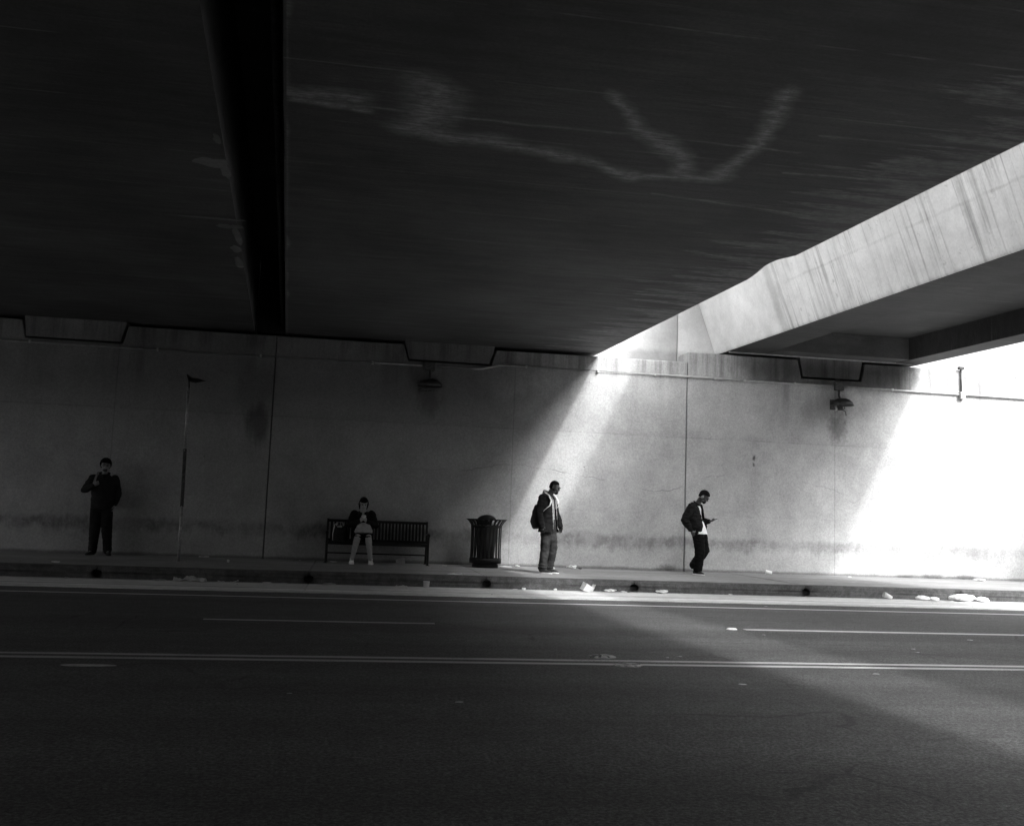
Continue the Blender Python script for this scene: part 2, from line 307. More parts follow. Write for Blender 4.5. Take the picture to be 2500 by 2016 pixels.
M_wall = wall_material(); M_soff = soffit_material(); M_dark = soffit_material('inner_concrete', .08, False); M_face = face_material(); M_back = face_material('backwall_concrete', .40)
M_asph = asphalt(); M_walk = pavement('sidewalk_concrete', .27); M_gut = pavement('gutter_concrete', .6, ((15.62, .035, .5, .05), (15.75, .1, -.18, .15), (16.95, .03, -.5, .08)))
M_kerb = kerb_material(); M_white = paint('road_paint_white', .62, .36); M_white_worn = paint('road_paint_worn', .5, .42); M_yel = paint('road_paint_centre', .45, .42)
M_earth = plain('earth', .13, .95, .3, 1.5); M_fill = plain('joint_filler', .03, .95, .3, 6)
M_steel = plain('bench_steel', .012, .55, .2, 12, .001, .0, spec=.2); M_binst = plain('bin_steel', .008, .55, .2, 12, .001, .0, spec=.2)
M_galv = plain('galvanised_steel', .32, .5, .3, 20, .002, .6); M_cond = plain('conduit_steel', .42, .55, .2, 9, .002, .2)
M_lamp = plain('lamp_metal', .03, .5, .3, 14, .002, .2); M_rust = plain('rusty_steel', .06, .8, .5, 20, .004)
M_paper = plain('white_paper', .6, .85, .12, 14, .004); M_plast = plain('white_plastic', .72, .35, .1, 9, .003); M_card = plain('grey_card', .38, .85, .25, 14, .004)
M_leaf = plain('dead_leaf', .16, .8, .4, 30, .003)

# ================================================================== THE PLACE
S1, S2 = .057, .072          # the two bridges run slightly askew to the wall
# ground, road, far terrain
g = bmesh.new(); box(g, -700, 700, -600, 60, -3, -.32); mobj('ground', g, M_earth, kind='structure')
g = bmesh.new(); box(g, -700, 700, 22.2, 900, 2.5, 4.35); mobj('raised_ground', g, M_earth, kind='structure')
g = bmesh.new(); box(g, -700, 700, -700, -6.5, 2.5, 4.2); mobj('raised_ground', g, M_earth, kind='structure')
road = mobj('road', BX(-400, 400, 2.35, 15.1, -.35, -.2), M_asph, kind='structure')
Zm = -.196
def strip(bm, x0, x1, y0, y1, z=Zm): bm.faces.new([bm.verts.new(p) for p in ((x0, y0, z), (x1, y0, z), (x1, y1, z), (x0, y1, z))])
def marking(name, x0, x1, y0, y1, m, seed=0):
    """painted line with slightly ragged edges"""
    bm = bmesh.new(); n = max(2, int(min((x1-x0)/.12, 700))); r = random.Random(seed); A = []; B = []
    for i in range(n+1):
        x = x0 + (x1-x0)*i/n; w0 = .004*(noise.noise((x*2.3, seed, 0)))+r.uniform(-.002, .002)
        A.append(bm.verts.new((x, y0+w0, Zm))); B.append(bm.verts.new((x, y1-w0+r.uniform(-.002, .002), Zm)))
    for i in range(n): bm.faces.new((A[i], A[i+1], B[i+1], B[i]))
    return mobj(name, bm, m, road)
marking('edge_line', -40, 40, 14.2, 14.31, M_white, 1)
marking('lane_line', -1.46, 1.07, 11.26, 11.36, M_white_worn, 2)
marking('lane_line', 4.78, 11.2, 11.26, 11.38, M_white, 3)
for a in (-14, -7.7, 14.5, 20.8): marking('lane_line', a, a+2.6, 11.26, 11.37, M_white, int(a))
marking('centre_line', -40, 40, 8.56, 8.66, M_yel, 4); marking('centre_line', -40, 40, 8.35, 8.45, M_yel, 5)
for a in (-25, 16): marking('lane_line', a, a+2.6, 5.3, 5.4, M_white_worn, int(a)+50)
marking('edge_line', -40, 40, 2.9, 3.02, M_white, 6)

# gutter pan, kerb sections and sidewalk slabs, jointed at the weep holes
JX = [-16.6, -13.4, -10.2, -7.05, -3.91, -.54, 2.47, 5.11, 8.35, 11.45, 14.6, 17.8, 21, 24.2]
gut = empty('gutter', kind='structure'); kerb = empty('kerb', kind='structure'); walk = empty('sidewalk', kind='structure')
for i, (a, b) in enumerate(zip(JX, JX[1:])):
    r = random.Random(i)
    bm = bmesh.new(); sk = r.uniform(-.02, .02)
    prism(bm, [(a+.006, -.34), (b-.006, -.34), (b-.006, -.2), (a+.006, -.2)], 15.1, 17.0)
    for v in bm.verts:
        if v.co.z > -.21: v.co.z += (.012 if v.co.y < 16 else 0.0)
    mobj('gutter_slab', bm, M_gut, gut)
    # kerb: front outline with half a weep hole bitten out at either end
    out = [(a+.007, -.34)]
    def bite(xc, s):
        return [(xc + s*math.cos(t)*.075, -.125 + math.sin(t)*.07) for t in [R(-90+k*22.5) for k in range(9)]]
    L_ = bite(a+.007, 1); R_ = bite(b-.007, -1)[::-1]
    poly = [(a+.007, -.34)] + L_ + [(a+.007, 0)] + [(a+(b-a)*k/6, r.uniform(-.002, .002)) for k in range(1, 6)] + [(b-.007, 0)] + R_ + [(b-.007, -.34)]
    bm = bmesh.new(); prism(bm, poly, 17.0, 17.22)
    top = [e for e in bm.edges if all(v.co.z > -.01 and v.co.y < 17.05 for v in e.verts)]
    bmesh.ops.bevel(bm, geom=top, offset=.022, segments=3, affect='EDGES')
    mobj('kerb_section', bm, M_kerb, kerb)
    n_s = 1 if i % 2 else 1
    dz = r.uniform(-.003, .003)
    mobj('slab', BX(a+.006, b-.006, 17.235, 19.0, -.1, dz, bev=.006), M_walk, walk)
    mobj('slab', BX(a+.006, b-.006, 19.012, 20.9, -.1, dz+r.uniform(-.002, .002), bev=.006), M_walk, walk)
mobj('bedding', BX(-17, 25, 17.10, 21.2, -.33, -.11), M_fill, walk)
for x0, x1 in ((-300, -16.62), (24.22, 300)):
    mobj('gutter_slab', BX(x0, x1, 15.1, 17, -.34, -.2), M_gut, gut); mobj('kerb_section', BX(x0, x1, 17, 17.22, -.34, 0), M_kerb, kerb); mobj('slab', BX(x0, x1, 17.24, 20.9, -.3, 0), M_walk, walk)
# near side of the street, under and behind the camera
nk = mobj('near_kerb', BX(-300, 300, 2.1, 2.35, -.34, 0, bev=.015), M_kerb, kind='structure')
mobj('near_sidewalk', BX(-300, 300, -4.5, 2.09, -.33, -.002), M_walk, kind='structure')

# abutment wall of the far side, in four cast lengths
W = 20.8
aw = empty('abutment_wall', (0, 0, 0), label='long weathered concrete abutment wall behind the sidewalk, with joints, cracks and a splash band', cat='wall')
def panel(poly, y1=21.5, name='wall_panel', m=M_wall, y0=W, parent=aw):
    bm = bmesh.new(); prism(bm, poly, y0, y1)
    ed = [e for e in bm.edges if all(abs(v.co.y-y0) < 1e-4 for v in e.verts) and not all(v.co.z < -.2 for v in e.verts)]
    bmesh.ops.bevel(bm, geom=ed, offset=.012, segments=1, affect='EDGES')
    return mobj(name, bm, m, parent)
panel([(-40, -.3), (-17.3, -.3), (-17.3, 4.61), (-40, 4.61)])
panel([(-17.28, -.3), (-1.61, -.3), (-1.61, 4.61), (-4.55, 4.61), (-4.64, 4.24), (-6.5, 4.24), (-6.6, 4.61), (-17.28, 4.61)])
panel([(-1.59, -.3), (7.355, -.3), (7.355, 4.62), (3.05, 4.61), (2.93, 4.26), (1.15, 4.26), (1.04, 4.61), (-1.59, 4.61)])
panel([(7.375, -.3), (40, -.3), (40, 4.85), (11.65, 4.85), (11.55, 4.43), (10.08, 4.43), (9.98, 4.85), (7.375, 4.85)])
for x in (-17.29, -1.6, 7.365): mobj('joint_filler', BX(x-.009, x+.009, W+.06, 21.3, -.2, 4.5), M_fill, aw)
bw_ = empty('backwall', (0, 0, 0), label='pale concrete backwall seen through the slot between the two bridge decks', cat='wall')
mobj('wall_panel', BX(-30, 7.34, 21.5, 22.2, 4.0, 7.0), M_back, bw_); mobj('wall_panel', BX(7.36, 13.1, 21.49, 22.2, 4.0, 7.0), face_material('lightened_backwall', .66), bw_)  # right panel's colour lightened to make up for the girder's shade
mobj('coping', BX(13.11, 40, 21.5, 22.2, 4.0, 4.86), M_wall, bw_)
ow = empty('opposite_wall', (0, 0, 0), label='concrete abutment wall on the near side of the street, behind the camera', cat='wall')
mobj('wall_panel', BX(-40, 40, -5.3, -4.5, -.3, 4.6), M_wall, ow)

# bridge over the left and middle of the view: a flat box deck with a deep slot, then a second deck further left
B1 = empty('bridge_deck', (0, 0, 0), label='broad dark concrete bridge deck overhead, its underside streaked with pale water stains', cat='bridge')
Y0, Y1 = -6.4, 21.46
def sx(x, y, s=S1): return x - s*(y-20.8)
# underside as a fine sheet that carries the lime bloom
segs = [((.4, 9.05), (.87, 9.24), .16), ((.87, 9.24), (1.3, 9.27), .13), ((1.3, 9.27), (1.8, 9.38), .13), ((1.8, 9.38), (2.34, 9.58), .12), ((2.34, 9.58), (2.89, 9.85), .10), ((2.89, 9.85), (3.44, 9.76), .09), ((3.44, 9.76), (3.68, 9.69), .10),
        ((3.68, 9.69), (3.71, 8.99), .10), ((3.71, 8.99), (3.69, 8.49), .10), ((3.69, 8.49), (3.52, 7.5), .09), ((2.1, 7.9), (2.47, 8.46), .08), ((2.47, 8.46), (2.82, 8.84), .09), ((2.82, 8.84), (3.17, 9.28), .10), ((3.17, 9.28), (3.45, 9.72), .11),
        ((.55, 8.1), (.62, 8.9), .19), ((.62, 8.9), (.45, 9.05), .16), ((-.68, 8.75), (0, 8.8), .06), ((-.75, 8.6), (-.1, 8.55), .14)]
lines = [((-.6, 8.72), (1.45, 8.75), .03), ((1.45, 8.75), (2.83, 8.72), .03), ((2.83, 8.72), (4.2, 8.75), .02), ((4.2, 8.3), (5.9, 8.25), .02), ((3.2, 10.3), (5.6, 10.6), .03), ((4.3, 9.3), (5.9, 9.2), .03)]
def segd(p, a, b):
    ax, ay = a; bx, by = b; dx, dy = bx-ax, by-ay; t = max(0, min(1, ((p[0]-ax)*dx+(p[1]-ay)*dy)/(dx*dx+dy*dy)))
    return math.hypot(p[0]-ax-dx*t, p[1]-ay-dy*t)
def bloom(x, y, ex):
    px = x + .12*noise.noise((x*1.5, y*1.5, 0)) + .05*noise.noise((x*3, y*12, 4)); py = y + .12*noise.noise((x*2, y*2, 9)) + .03*noise.noise((x*7, y*7, 2))
    v = 0
    if 7 < y < 11.2:
        for a, b, r_ in segs:
            if abs(y-a[1]) > 1.6: continue
            d = segd((px, py), a, b); v = max(v, max(0, 1-d/r_/1.7)**1.3)
        for a, b, r_ in lines: v = max(v, (.55+.5*noise.noise((x*2.1, y, 4)))*max(0, 1-(segd((x, y+.02*noise.noise((x*3, 0, 0))), a, b)/r_)**2))
    u2 = x - sx(-1.41, y)
    v = max(v, .5*max(0, min(1, (.03+.05*noise.noise((0, y*1.5, 3))-u2)/.04)))
    return v
bumpc = [(13.65, 0), (13.5, -.015), (13.2, -.06), (12.95, -.115), (12.65, -.13), (12.45, -.11), (12.3, -.04), (12.2, 0)]
def bump_off(y):
    for (ya, a), (yb, b) in zip(bumpc, bumpc[1:]):
        if yb <= y <= ya: t = (ya-y)/(ya-yb); return a+(b-a)*t
    return 0
bm = bmesh.new(); lay = bm.verts.layers.float.new('bloom')
ys = []; y = 4.0
while y < Y1: ys.append(y); y += (.022 if 7.3 < y < 10.7 else .06)
ys = [Y0] + ys + [Y1]; NXS = 300
rows = []
for y in ys:
    xl = sx(-1.41, y); xr = sx(5.32, y) + bump_off(y); row = []
    for i in range(NXS+1):
        x = xl + (xr-xl)*i/NXS; v = bm.verts.new((x, y, 4.69)); v[lay] = bloom(x, y, sx(5.32, y)); row.append(v)
    rows.append(row)
for A, B in zip(rows, rows[1:]):
    for i in range(NXS): bm.faces.new((A[i], B[i], B[i+1], A[i+1]))
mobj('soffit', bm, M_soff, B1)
# outer side of the deck, following the broken edge; a chipped ledge shows inside the break
bm = bmesh.new(); prev = None
for y in ys:
    o = bump_off(y); x = sx(5.32, y)
    cur = [bm.verts.new((x+o, y, 4.69)), bm.verts.new((x+o*.55+.01, y, 4.69+abs(o)*.35)), bm.verts.new((x+.03, y, 4.69+.02+abs(o)*1.0)), bm.verts.new((x+.05, y, 6.4)), bm.verts.new((x+.16, y, 6.47)), bm.verts.new((x+.16, y, 6.9)), bm.verts.new((x-.1, y, 6.9))]
    if prev:
        for a, b in zip(zip(prev, prev[1:]), zip(cur, cur[1:])): bm.faces.new((a[0], a[1], b[1], b[0]))
    prev = cur
mobj('outer_side', bm, M_face, B1)
bm = bmesh.new(); prism(bm, [(-1.43, 4.72), (5.12, 4.72), (5.2, 6.5), (5.24, 6.88), (-1.43, 6.88)], Y0+.01, Y1-.01, S1); mobj('box_girder', bm, M_dark, B1)
bm = bmesh.new(); prism(bm, [(-1.41, 4.69), (-1.435, 4.69), (-1.435, 6.88), (-1.41, 6.88)], Y0, Y1, S1); mobj('slot_side', bm, M_dark, B1)
for xs in ((1.12, 1.02, 2.95, 3.05),):
    bm = bmesh.new(); prism(bm, [(xs[0]+.05, 4.30), (xs[2]-.05, 4.30), (xs[3]-.04, 4.688), (xs[1]+.04, 4.688)], W+.015, 21.44); mobj('shear_key', bm, M_wall, B1)
mobj('end_diaphragm', BX(-1.35, 5.25, 21.25, 21.44, 4.55, 4.685), M_dark, B1)
B0 = empty('bridge_deck', (0, 0, 0), label='dark concrete bridge deck at far left, left of the deep slot in the underside', cat='bridge')
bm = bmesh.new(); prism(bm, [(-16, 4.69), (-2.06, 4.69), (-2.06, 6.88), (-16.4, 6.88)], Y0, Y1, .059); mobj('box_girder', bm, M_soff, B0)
bm = bmesh.new(); prism(bm, [(-2.055, 6.3), (-1.44, 6.3), (-1.44, 6.5), (-2.055, 6.5)], Y0, Y1, .058); mobj('slot_cover', bm, M_dark, B0)
bm = bmesh.new(); prism(bm, [(-6.5, 4.28), (-4.69, 4.28), (-4.6, 4.688), (-6.55, 4.688)], W+.015, 21.44); mobj('shear_key', bm, M_wall, B0)
mobj('end_diaphragm', BX(-15.6, -2.15, 21.25, 21.44, 4.55, 4.685), M_dark, B0)
pp = mobj('slot_pipe', tube(bmesh.new(), [(sx(-1.52, 3), 3, 4.95), (sx(-1.52, 21.4), 21.4, 4.95)], .03, n=8), M_rust, B0, True)

M_lime = soffit_material('lime_crust', .16, False)
for k, (x, y, rx, ry) in enumerate([(-1.60, 10.62, .20, .13), (-1.50, 10.85, .05, .25), (-1.47, 9.9, .04, .12), (-1.72, 13.05, .16, .10), (-1.65, 13.5, .045, .45), (-1.74, 14.2, .07, .16), (-1.78, 15.0, .06, .35), (-1.95, 12.72, .5, .03)]):
    bm = bmesh.new(); n_ = 26; P_ = []
    for i in range(n_):
        a = 2*math.pi*i/n_; q = 1+.45*noise.noise((math.cos(a)*1.6, math.sin(a)*1.6, k*3.0)); P_.append((x+rx*q*math.cos(a), y+ry*q*math.sin(a)))
    up_ = [bm.verts.new((px, py, 4.6895)) for px, py in P_]; dn_ = [bm.verts.new((px, py, 4.687-.0009*k)) for px, py in P_]; bm.faces.new(dn_[::-1])
    for i in range(n_): bm.faces.new((up_[i], dn_[i], dn_[(i+1) % n_], up_[(i+1) % n_]))
    mobj('lime_crust', bm, M_lime, B0)

mobj('slot_shade_block', BX(-2.05, -1.46, 21.1, 21.4, 4.72, 6.28), M_fill, B0)  # dark block added so the far end of the slot reads as shade

# second, narrower bridge at the right
B2 = empty('bridge_deck', (0, 0, 0), label='narrower concrete bridge at right with a pale streaked side face and a recessed dark underside', cat='bridge')
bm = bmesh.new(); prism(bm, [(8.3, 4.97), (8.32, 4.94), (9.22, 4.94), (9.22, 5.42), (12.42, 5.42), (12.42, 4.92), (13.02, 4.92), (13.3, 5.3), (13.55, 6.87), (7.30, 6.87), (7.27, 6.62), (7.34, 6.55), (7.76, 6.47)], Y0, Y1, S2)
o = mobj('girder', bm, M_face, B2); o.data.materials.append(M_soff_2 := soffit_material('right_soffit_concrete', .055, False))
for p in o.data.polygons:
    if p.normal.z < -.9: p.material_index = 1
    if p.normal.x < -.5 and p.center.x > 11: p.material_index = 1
bm = bmesh.new(); prism(bm, [(9.23, 4.93), (12.41, 4.93), (12.41, 5.415), (9.23, 5.415)], 20.3, 21.4, S2); mobj('end_diaphragm', bm, M_dark, B2)
bm = bmesh.new(); prism(bm, [(10.13, 4.475), (11.50, 4.475), (11.59, 4.925), (10.04, 4.925)], W+.02, 21.4); mobj('shear_key', bm, M_wall, B2)
mobj('bearing_ledge', BX(8.35, 12.9, W-.0, W+.06, 4.905, 4.935), M_cond, B2)
mobj('bearing_pad', BX(10.9, 11.02, W+.03, W+.3, 4.431, 4.474), M_fill, B2)

# third deck, just outside the right edge of the frame
B3 = empty('bridge_deck', (0, 0, 0), label='third concrete bridge deck, just beyond the right edge of the view', cat='bridge')
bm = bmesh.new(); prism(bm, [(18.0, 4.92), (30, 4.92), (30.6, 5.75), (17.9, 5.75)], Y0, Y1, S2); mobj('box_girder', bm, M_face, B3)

# conduit along the wall, its kink, clips, boxes and riser
cd = empty('conduit', (2.9, 20.76, 4.16), label='thin pale metal conduit along the top of the wall, kinked upward near the middle', cat='pipe')
def loc(o, p): o.matrix_parent_inverse = Matrix.Translation(p).inverted(); return o
cp = (2.9, 20.76, 4.16)
pts = [(-17, 20.765, 4.15), (-5, 20.765, 4.155), (1.45, 20.765, 4.165)]
loc(mobj('pipe', tube(bmesh.new(), pts, .019, n=10), M_cond, cd, True), cp)
loc(mobj('pipe', tube(bmesh.new(), [(1.8, 20.765, 4.165), (2.62, 20.765, 4.165), (2.75, 20.765, 4.18), (3.1, 20.765, 4.275), (3.25, 20.765, 4.29), (7.2, 20.765, 4.295), (10.8, 20.765, 4.285)], .021, n=10), M_cond, cd, True), cp)
loc(mobj('pipe', tube(bmesh.new(), [(11.12, 20.765, 4.285), (14.0, 20.765, 4.275)], .021, n=10), M_cond, cd, True), cp)
loc(mobj('pipe', tube(bmesh.new(), [(14.1, 20.765, 4.27), (24, 20.765, 4.25)], .021, n=10), M_cond, cd, True), cp)
loc(mobj('riser', tube(bmesh.new(), [(14.05, 20.765, 4.3), (14.05, 20.765, 4.86)], .02, n=10), M_lamp, cd, True), cp)
loc(mobj('junction_box', BX(14.0, 14.12, 20.70, 20.80, 4.17, 4.33, bev=.01), M_cond, cd), cp)
loc(mobj('riser_cap', BX(13.98, 14.11, 20.71, 20.80, 4.86, 4.93, bev=.008), M_lamp, cd), cp)
clip = BX(-.02, .02, -.03, .035, -.028, .028, bev=.004); cme = bpy.data.meshes.new('clip'); clip.to_mesh(cme); clip.free(); cme.materials.append(M_cond)
for x in (-14, -11.5, -9, -6.4, -3.95, -1.9, .4, 3.7, 5.3, 6.6, 8.0, 8.7, 9.9, 12.3, 16.5, 19):
    share('clip', cme, cd, (x-cp[0], .002, (4.16 if x < 2.6 else 4.285)-cp[2]))

# unseen brick blocks added outside the frame to close off the low sky
M_blocker_brick = plain('blocker_brick', .16, .9, .2, 1.0); M_blocker_glass = plain('blocker_glass', .04, .2, .1, 1)
def sky_blocker(x0, x1, y0, y1, z0, z1, label, face):
    t = empty('sky_blocking_building', ((x0+x1)/2, (y0+y1)/2, z0), label=label, cat='building'); p = t.location.copy()
    loc(mobj('wall', BX(x0, x1, y0, y1, z0, z1), M_blocker_brick, t), p)  # body of the added sky blocker
    loc(mobj('blocker_cornice', BX(x0-.3, x1+.3, y0-.3, y1+.3, z1+.003, z1+.6), M_card, t), p)
    wm = bpy.data.meshes.new('window'); b = BX(-.6, .6, -.6, .6, -.8, .8); b.to_mesh(wm); b.free(); wm.materials.append(M_blocker_glass)
    nz = int((z1-z0-2)/3.2)
    for k in range(nz):
        if face in 'EW':
            n = int((y1-y0)/4)
            for i in range(n): share('window', wm, t, Vector((x0-.0 if face == 'W' else x1, y0+2+i*4, z0+2.4+k*3.2))-p, scale=(.12, 1, 1))
        else:
            n = min(24, int((x1-x0)/4))
            for i in range(n): share('window', wm, t, Vector((x0+2+i*4, y1, z0+2.4+k*3.2))-p, scale=(1, .12, 1))
sky_blocker(52, 64, -14, 34, -.3, 19, 'unseen brick block added beyond the right edge of the view to close off the low sky', 'W')
sky_blocker(-78, -66, -14, 34, -.3, 8, 'unseen brick block added beyond the left edge of the view to close off the low sky', 'E')
sky_blocker(-60, 48, -44, -30, 4.2, 16, 'unseen long brick terrace added behind the camera to close off the low sky', 'N')

# two wall lamps: box on the conduit, stem, shade; broken glass guard below
def wall_lamp(x, z, label, full=True):
    t = empty('wall_lamp', (x, W, z), label=label, cat='wall lamp', group='wall lamps below the bridge decks')
    mobj('junction_box', BX(-.10, .10, -.11, -.003, .33, .50, bev=.012), M_rust, t)
    mobj('stem', tube(bmesh.new(), [(0, -.05, .34), (0, -.06, .2), (.02, -.12, .08)], .022, n=8), M_rust, t, True)
    bm = bmesh.new()
    revolve(bm, [(.01, .13), (.10, .125), (.17, .10), (.24, .04), (.27, -.03), (.262, -.032), (.23, .03), (.16, .085), (.02, .11)], 28)
    for v in bm.verts: v.co.y = v.co.y*.75 - .21
    mobj('shade', bm, M_lamp, t, True)
    mobj('back_plate', BX(-.2, .12, -.02, -.003, -.12, .12, bev=.006), M_rust, t)
    if full:
        mobj('broken_bracket', tube(bmesh.new(), [(-.05, -.1, -.01), (.09, -.12, -.03), (.1, -.12, -.09), (.05, -.13, -.12), (.12, -.13, -.16), (.14, -.12, -.25)], .014, n=6), M_rust, t, True)
        mobj('glass_guard', tube(bmesh.new(), [(-.12, -.12, -.04), (-.1, -.14, -.12), (-.13, -.12, -.14)], .025, n=7), M_card, t, True)
    else:
        mobj('glass_guard', tube(bmesh.new(), [(-.11, -.13, -.07), (.11, -.13, -.07)], .012, n=6), M_rust, t, True)
wall_lamp(10.97, 3.86, 'broken dark dome lamp on the wall below the right-hand bridge, wires hanging out')
wall_lamp(1.62, 3.74, 'dark dome lamp on the shaded wall above the bench, under the conduit', False)

# ------------------------------------------------------------------ street furniture
# steel bench
BXc, BY = .68, 20.25
be = empty('bench', (BXc, BY, 0), label='black steel bench with vertical back bars against the shaded wall', cat='bench')
HW = 1.0
def rail(name, x0, x1, y, z, hy, hz, par=be): return mobj(name, BX(x0, x1, y-hy, y+hy, z-hz, z+hz, bev=.004), M_steel, par)
rail('top_rail', -HW, HW, .27, .835, .015, .028); rail('back_rail', -HW, HW, .23, .45, .015, .025)
rail('front_rail', -HW, HW, -.21, .395, .015, .03); rail('stretcher', -HW, HW, .05, .19, .012, .014)
sb = bmesh.new(); tube(sb, [(0, .26, .82), (0, .235, .6), (0, .228, .46)], (.0215, .004), n=8); sme = bpy.data.meshes.new('back_bar'); sb.to_mesh(sme); sb.free(); sme.materials.append(M_steel)
nb = 28
for i in range(nb): share('back_bar', sme, be, (-HW+.07+(2*HW-.14)*i/(nb-1), 0, 0))
ss = BX(-HW+.02, HW-.02, -.016, .016, -.004, .004, bev=.002); sm2 = bpy.data.meshes.new('seat_bar'); ss.to_mesh(sm2); ss.free(); sm2.materials.append(M_steel)
for i in range(10): share('seat_bar', sm2, be, (0, -.19+.044*i, .424-.004*math.sin(i/9*3.14)*3))
for sgn in (-1, 1):
    x = sgn*(HW+.01)
    mobj('rear_leg', tube(bmesh.new(), [(x, .29, .87), (x, .25, .5), (x, .24, .4), (x, .31, .0)], (.022, .022), n=8), M_steel, be)
    mobj('front_leg', tube(bmesh.new(), [(x, -.24, .0), (x, -.22, .25), (x, -.22, .60)], (.022, .022), n=8), M_steel, be)
    mobj('armrest', tube(bmesh.new(), [(x, -.25, .575), (x, -.22, .615), (x, -.1, .625), (x, .12, .615), (x, .25, .61)], (.03, .014), n=8), M_steel, be)
    rail('side_rail', x-.018, x+.018, .0, .40, .24, .02)
    for y in (-.24, .31): mobj('foot_plate', BX(x-.04, x+.04, y-.04, y+.04, 0, .01, bev=.002), M_steel, be)

# litter bin: flared steel slats round a dark liner, domed lid
bn = empty('litter_bin', (2.86, 20.0, 0), label='black slatted steel litter bin with flared rim and dome lid, right of the bench', cat='litter bin')
sl_ = bmesh.new()
prof = [(.315, .10), (.305, .3), (.305, .6), (.31, .83), (.325, .87), (.36, .92), (.40, .965)]
for s_ in (-1, 1):
    pass
vv = []
for r_, z in prof:
    hw = .0185 if z < .86 else .0185+.012*(z-.86)/.1
    vv.append([sl_.verts.new((r_-.004, -hw, z)), sl_.verts.new((r_+.004, -hw, z)), sl_.verts.new((r_+.004, hw, z)), sl_.verts.new((r_-.004, hw, z))])
for a, b in zip(vv, vv[1:]):
    for i in range(4): sl_.faces.new((a[i], a[(i+1) % 4], b[(i+1) % 4], b[i]))
sl_.faces.new(vv[0]); sl_.faces.new(vv[-1][::-1]); bmesh.ops.recalc_face_normals(sl_, faces=sl_.faces[:])
slm = bpy.data.meshes.new('slat'); sl_.to_mesh(slm); sl_.free(); slm.materials.append(M_binst)
NB = 24
for i in range(NB): share('slat', slm, bn, rot=(0, 0, 2*math.pi*(i+.35)/NB))
mobj('rim', revolve(bmesh.new(), [(.39, .955), (.415, .962), (.418, .974), (.395, .978), (.385, .966), (.39, .955)], 48), M_binst, bn, True)
mobj('band', revolve(bmesh.new(), [(.312, .80), (.318, .80), (.318, .85), (.312, .85), (.312, .80)], 48), M_binst, bn, True)
mobj('band', revolve(bmesh.new(), [(.318, .09), (.326, .09), (.326, .19), (.318, .19), (.318, .09)], 48), M_binst, bn, True)
mobj('liner', revolve(bmesh.new(), [(.001, .1), (.17, .1), (.215, .86), (.2, .86), (.16, .14), (.001, .14)], 40), plain('bin_liner', .006, .7, .2, 8, .002), bn, True)
mobj('base', revolve(bmesh.new(), [(.001, 0), (.27, 0), (.27, .06), (.24, .1), (.001, .1)], 40), M_binst, bn, True)
bm = bmesh.new(); dome = [(.205, .84), (.21, .93)] + [(.21*math.cos(R(a)), .93+.135*math.sin(R(a))) for a in (15, 30, 45, 60, 75, 88)] + [(.0005, 1.066)]
revolve(bm, dome, 36)
kill = [f for f in bm.faces if .87 < f.calc_center_median().z < 1.0 and abs(math.atan2(f.calc_center_median().y, f.calc_center_median().x) - R(-52)) < R(26)]
bmesh.ops.delete(bm, geom=kill, context='FACES'); bmesh.ops.solidify(bm, geom=bm.faces[:], thickness=.006)
mobj('lid', bm, M_binst, bn, True)
bm = bmesh.new(); ell(bm, (.1, -.13, .9), (.09, .07, .06)); mobj('rubbish', bm, M_card, bn, True)

# stop post by the kerb side of the sidewalk, seen against the shaded wall
po = empty('sign_post', (-2.92, 18.72, 0), label='slim galvanised signpost with a dark sleeve, standing alone left of the bench', cat='post')
def at(p): return Vector(p)
mobj('lower_pole', tube(bmesh.new(), [(0, 0, .01), (-.012, 0, 1.02)], .027, (1, 0, 0), 8), M_galv, po, True)
mobj('sleeve', tube(bmesh.new(), [(-.012, 0, 1.0), (-.028, 0, 2.05)], .031, (1, 0, 0), 8), M_rust, po, True)
mobj('upper_pole', tube(bmesh.new(), [(-.028, 0, 2.04), (-.045, 0, 3.18)], .027, (1, 0, 0), 8), M_galv, po, True)
mobj('bracket', tube(bmesh.new(), [(-.03, 0, 3.12), (-.05, .0, 3.3), (-.09, 0, 3.42)], (.012, .02), n=6), M_lamp, po)
bm = bmesh.new(); vs = [(-.07, -.02, 3.42), (-.04, -.02, 3.29), (.08, -.02, 3.27), (.26, -.01, 3.32), (.1, -.02, 3.36), (.0, -.02, 3.36)]
f = bm.faces.new([bm.verts.new(p) for p in vs]); bmesh.ops.solidify(bm, geom=[f], thickness=.02); mobj('bent_sign_blade', bm, M_lamp, po)
mobj('base_plate', BX(-.11, .11, -.09, .09, 0, .012, bev=.003), M_galv, po)
for x in (-.08, .08):
    for y in (-.06, .06): mobj('bolt', tube(bmesh.new(), [(x, y, .01), (x, y, .035)], .011, n=6), M_galv, po)
for z in (.06, 1.0, 2.02, 2.95, 3.1): mobj('bolt', tube(bmesh.new(), [(-.03 if z > 2 else -.01, -.05, z), (-.03 if z > 2 else -.01, -.02, z)], .012, (0, 0, 1), n=6), M_galv, po)

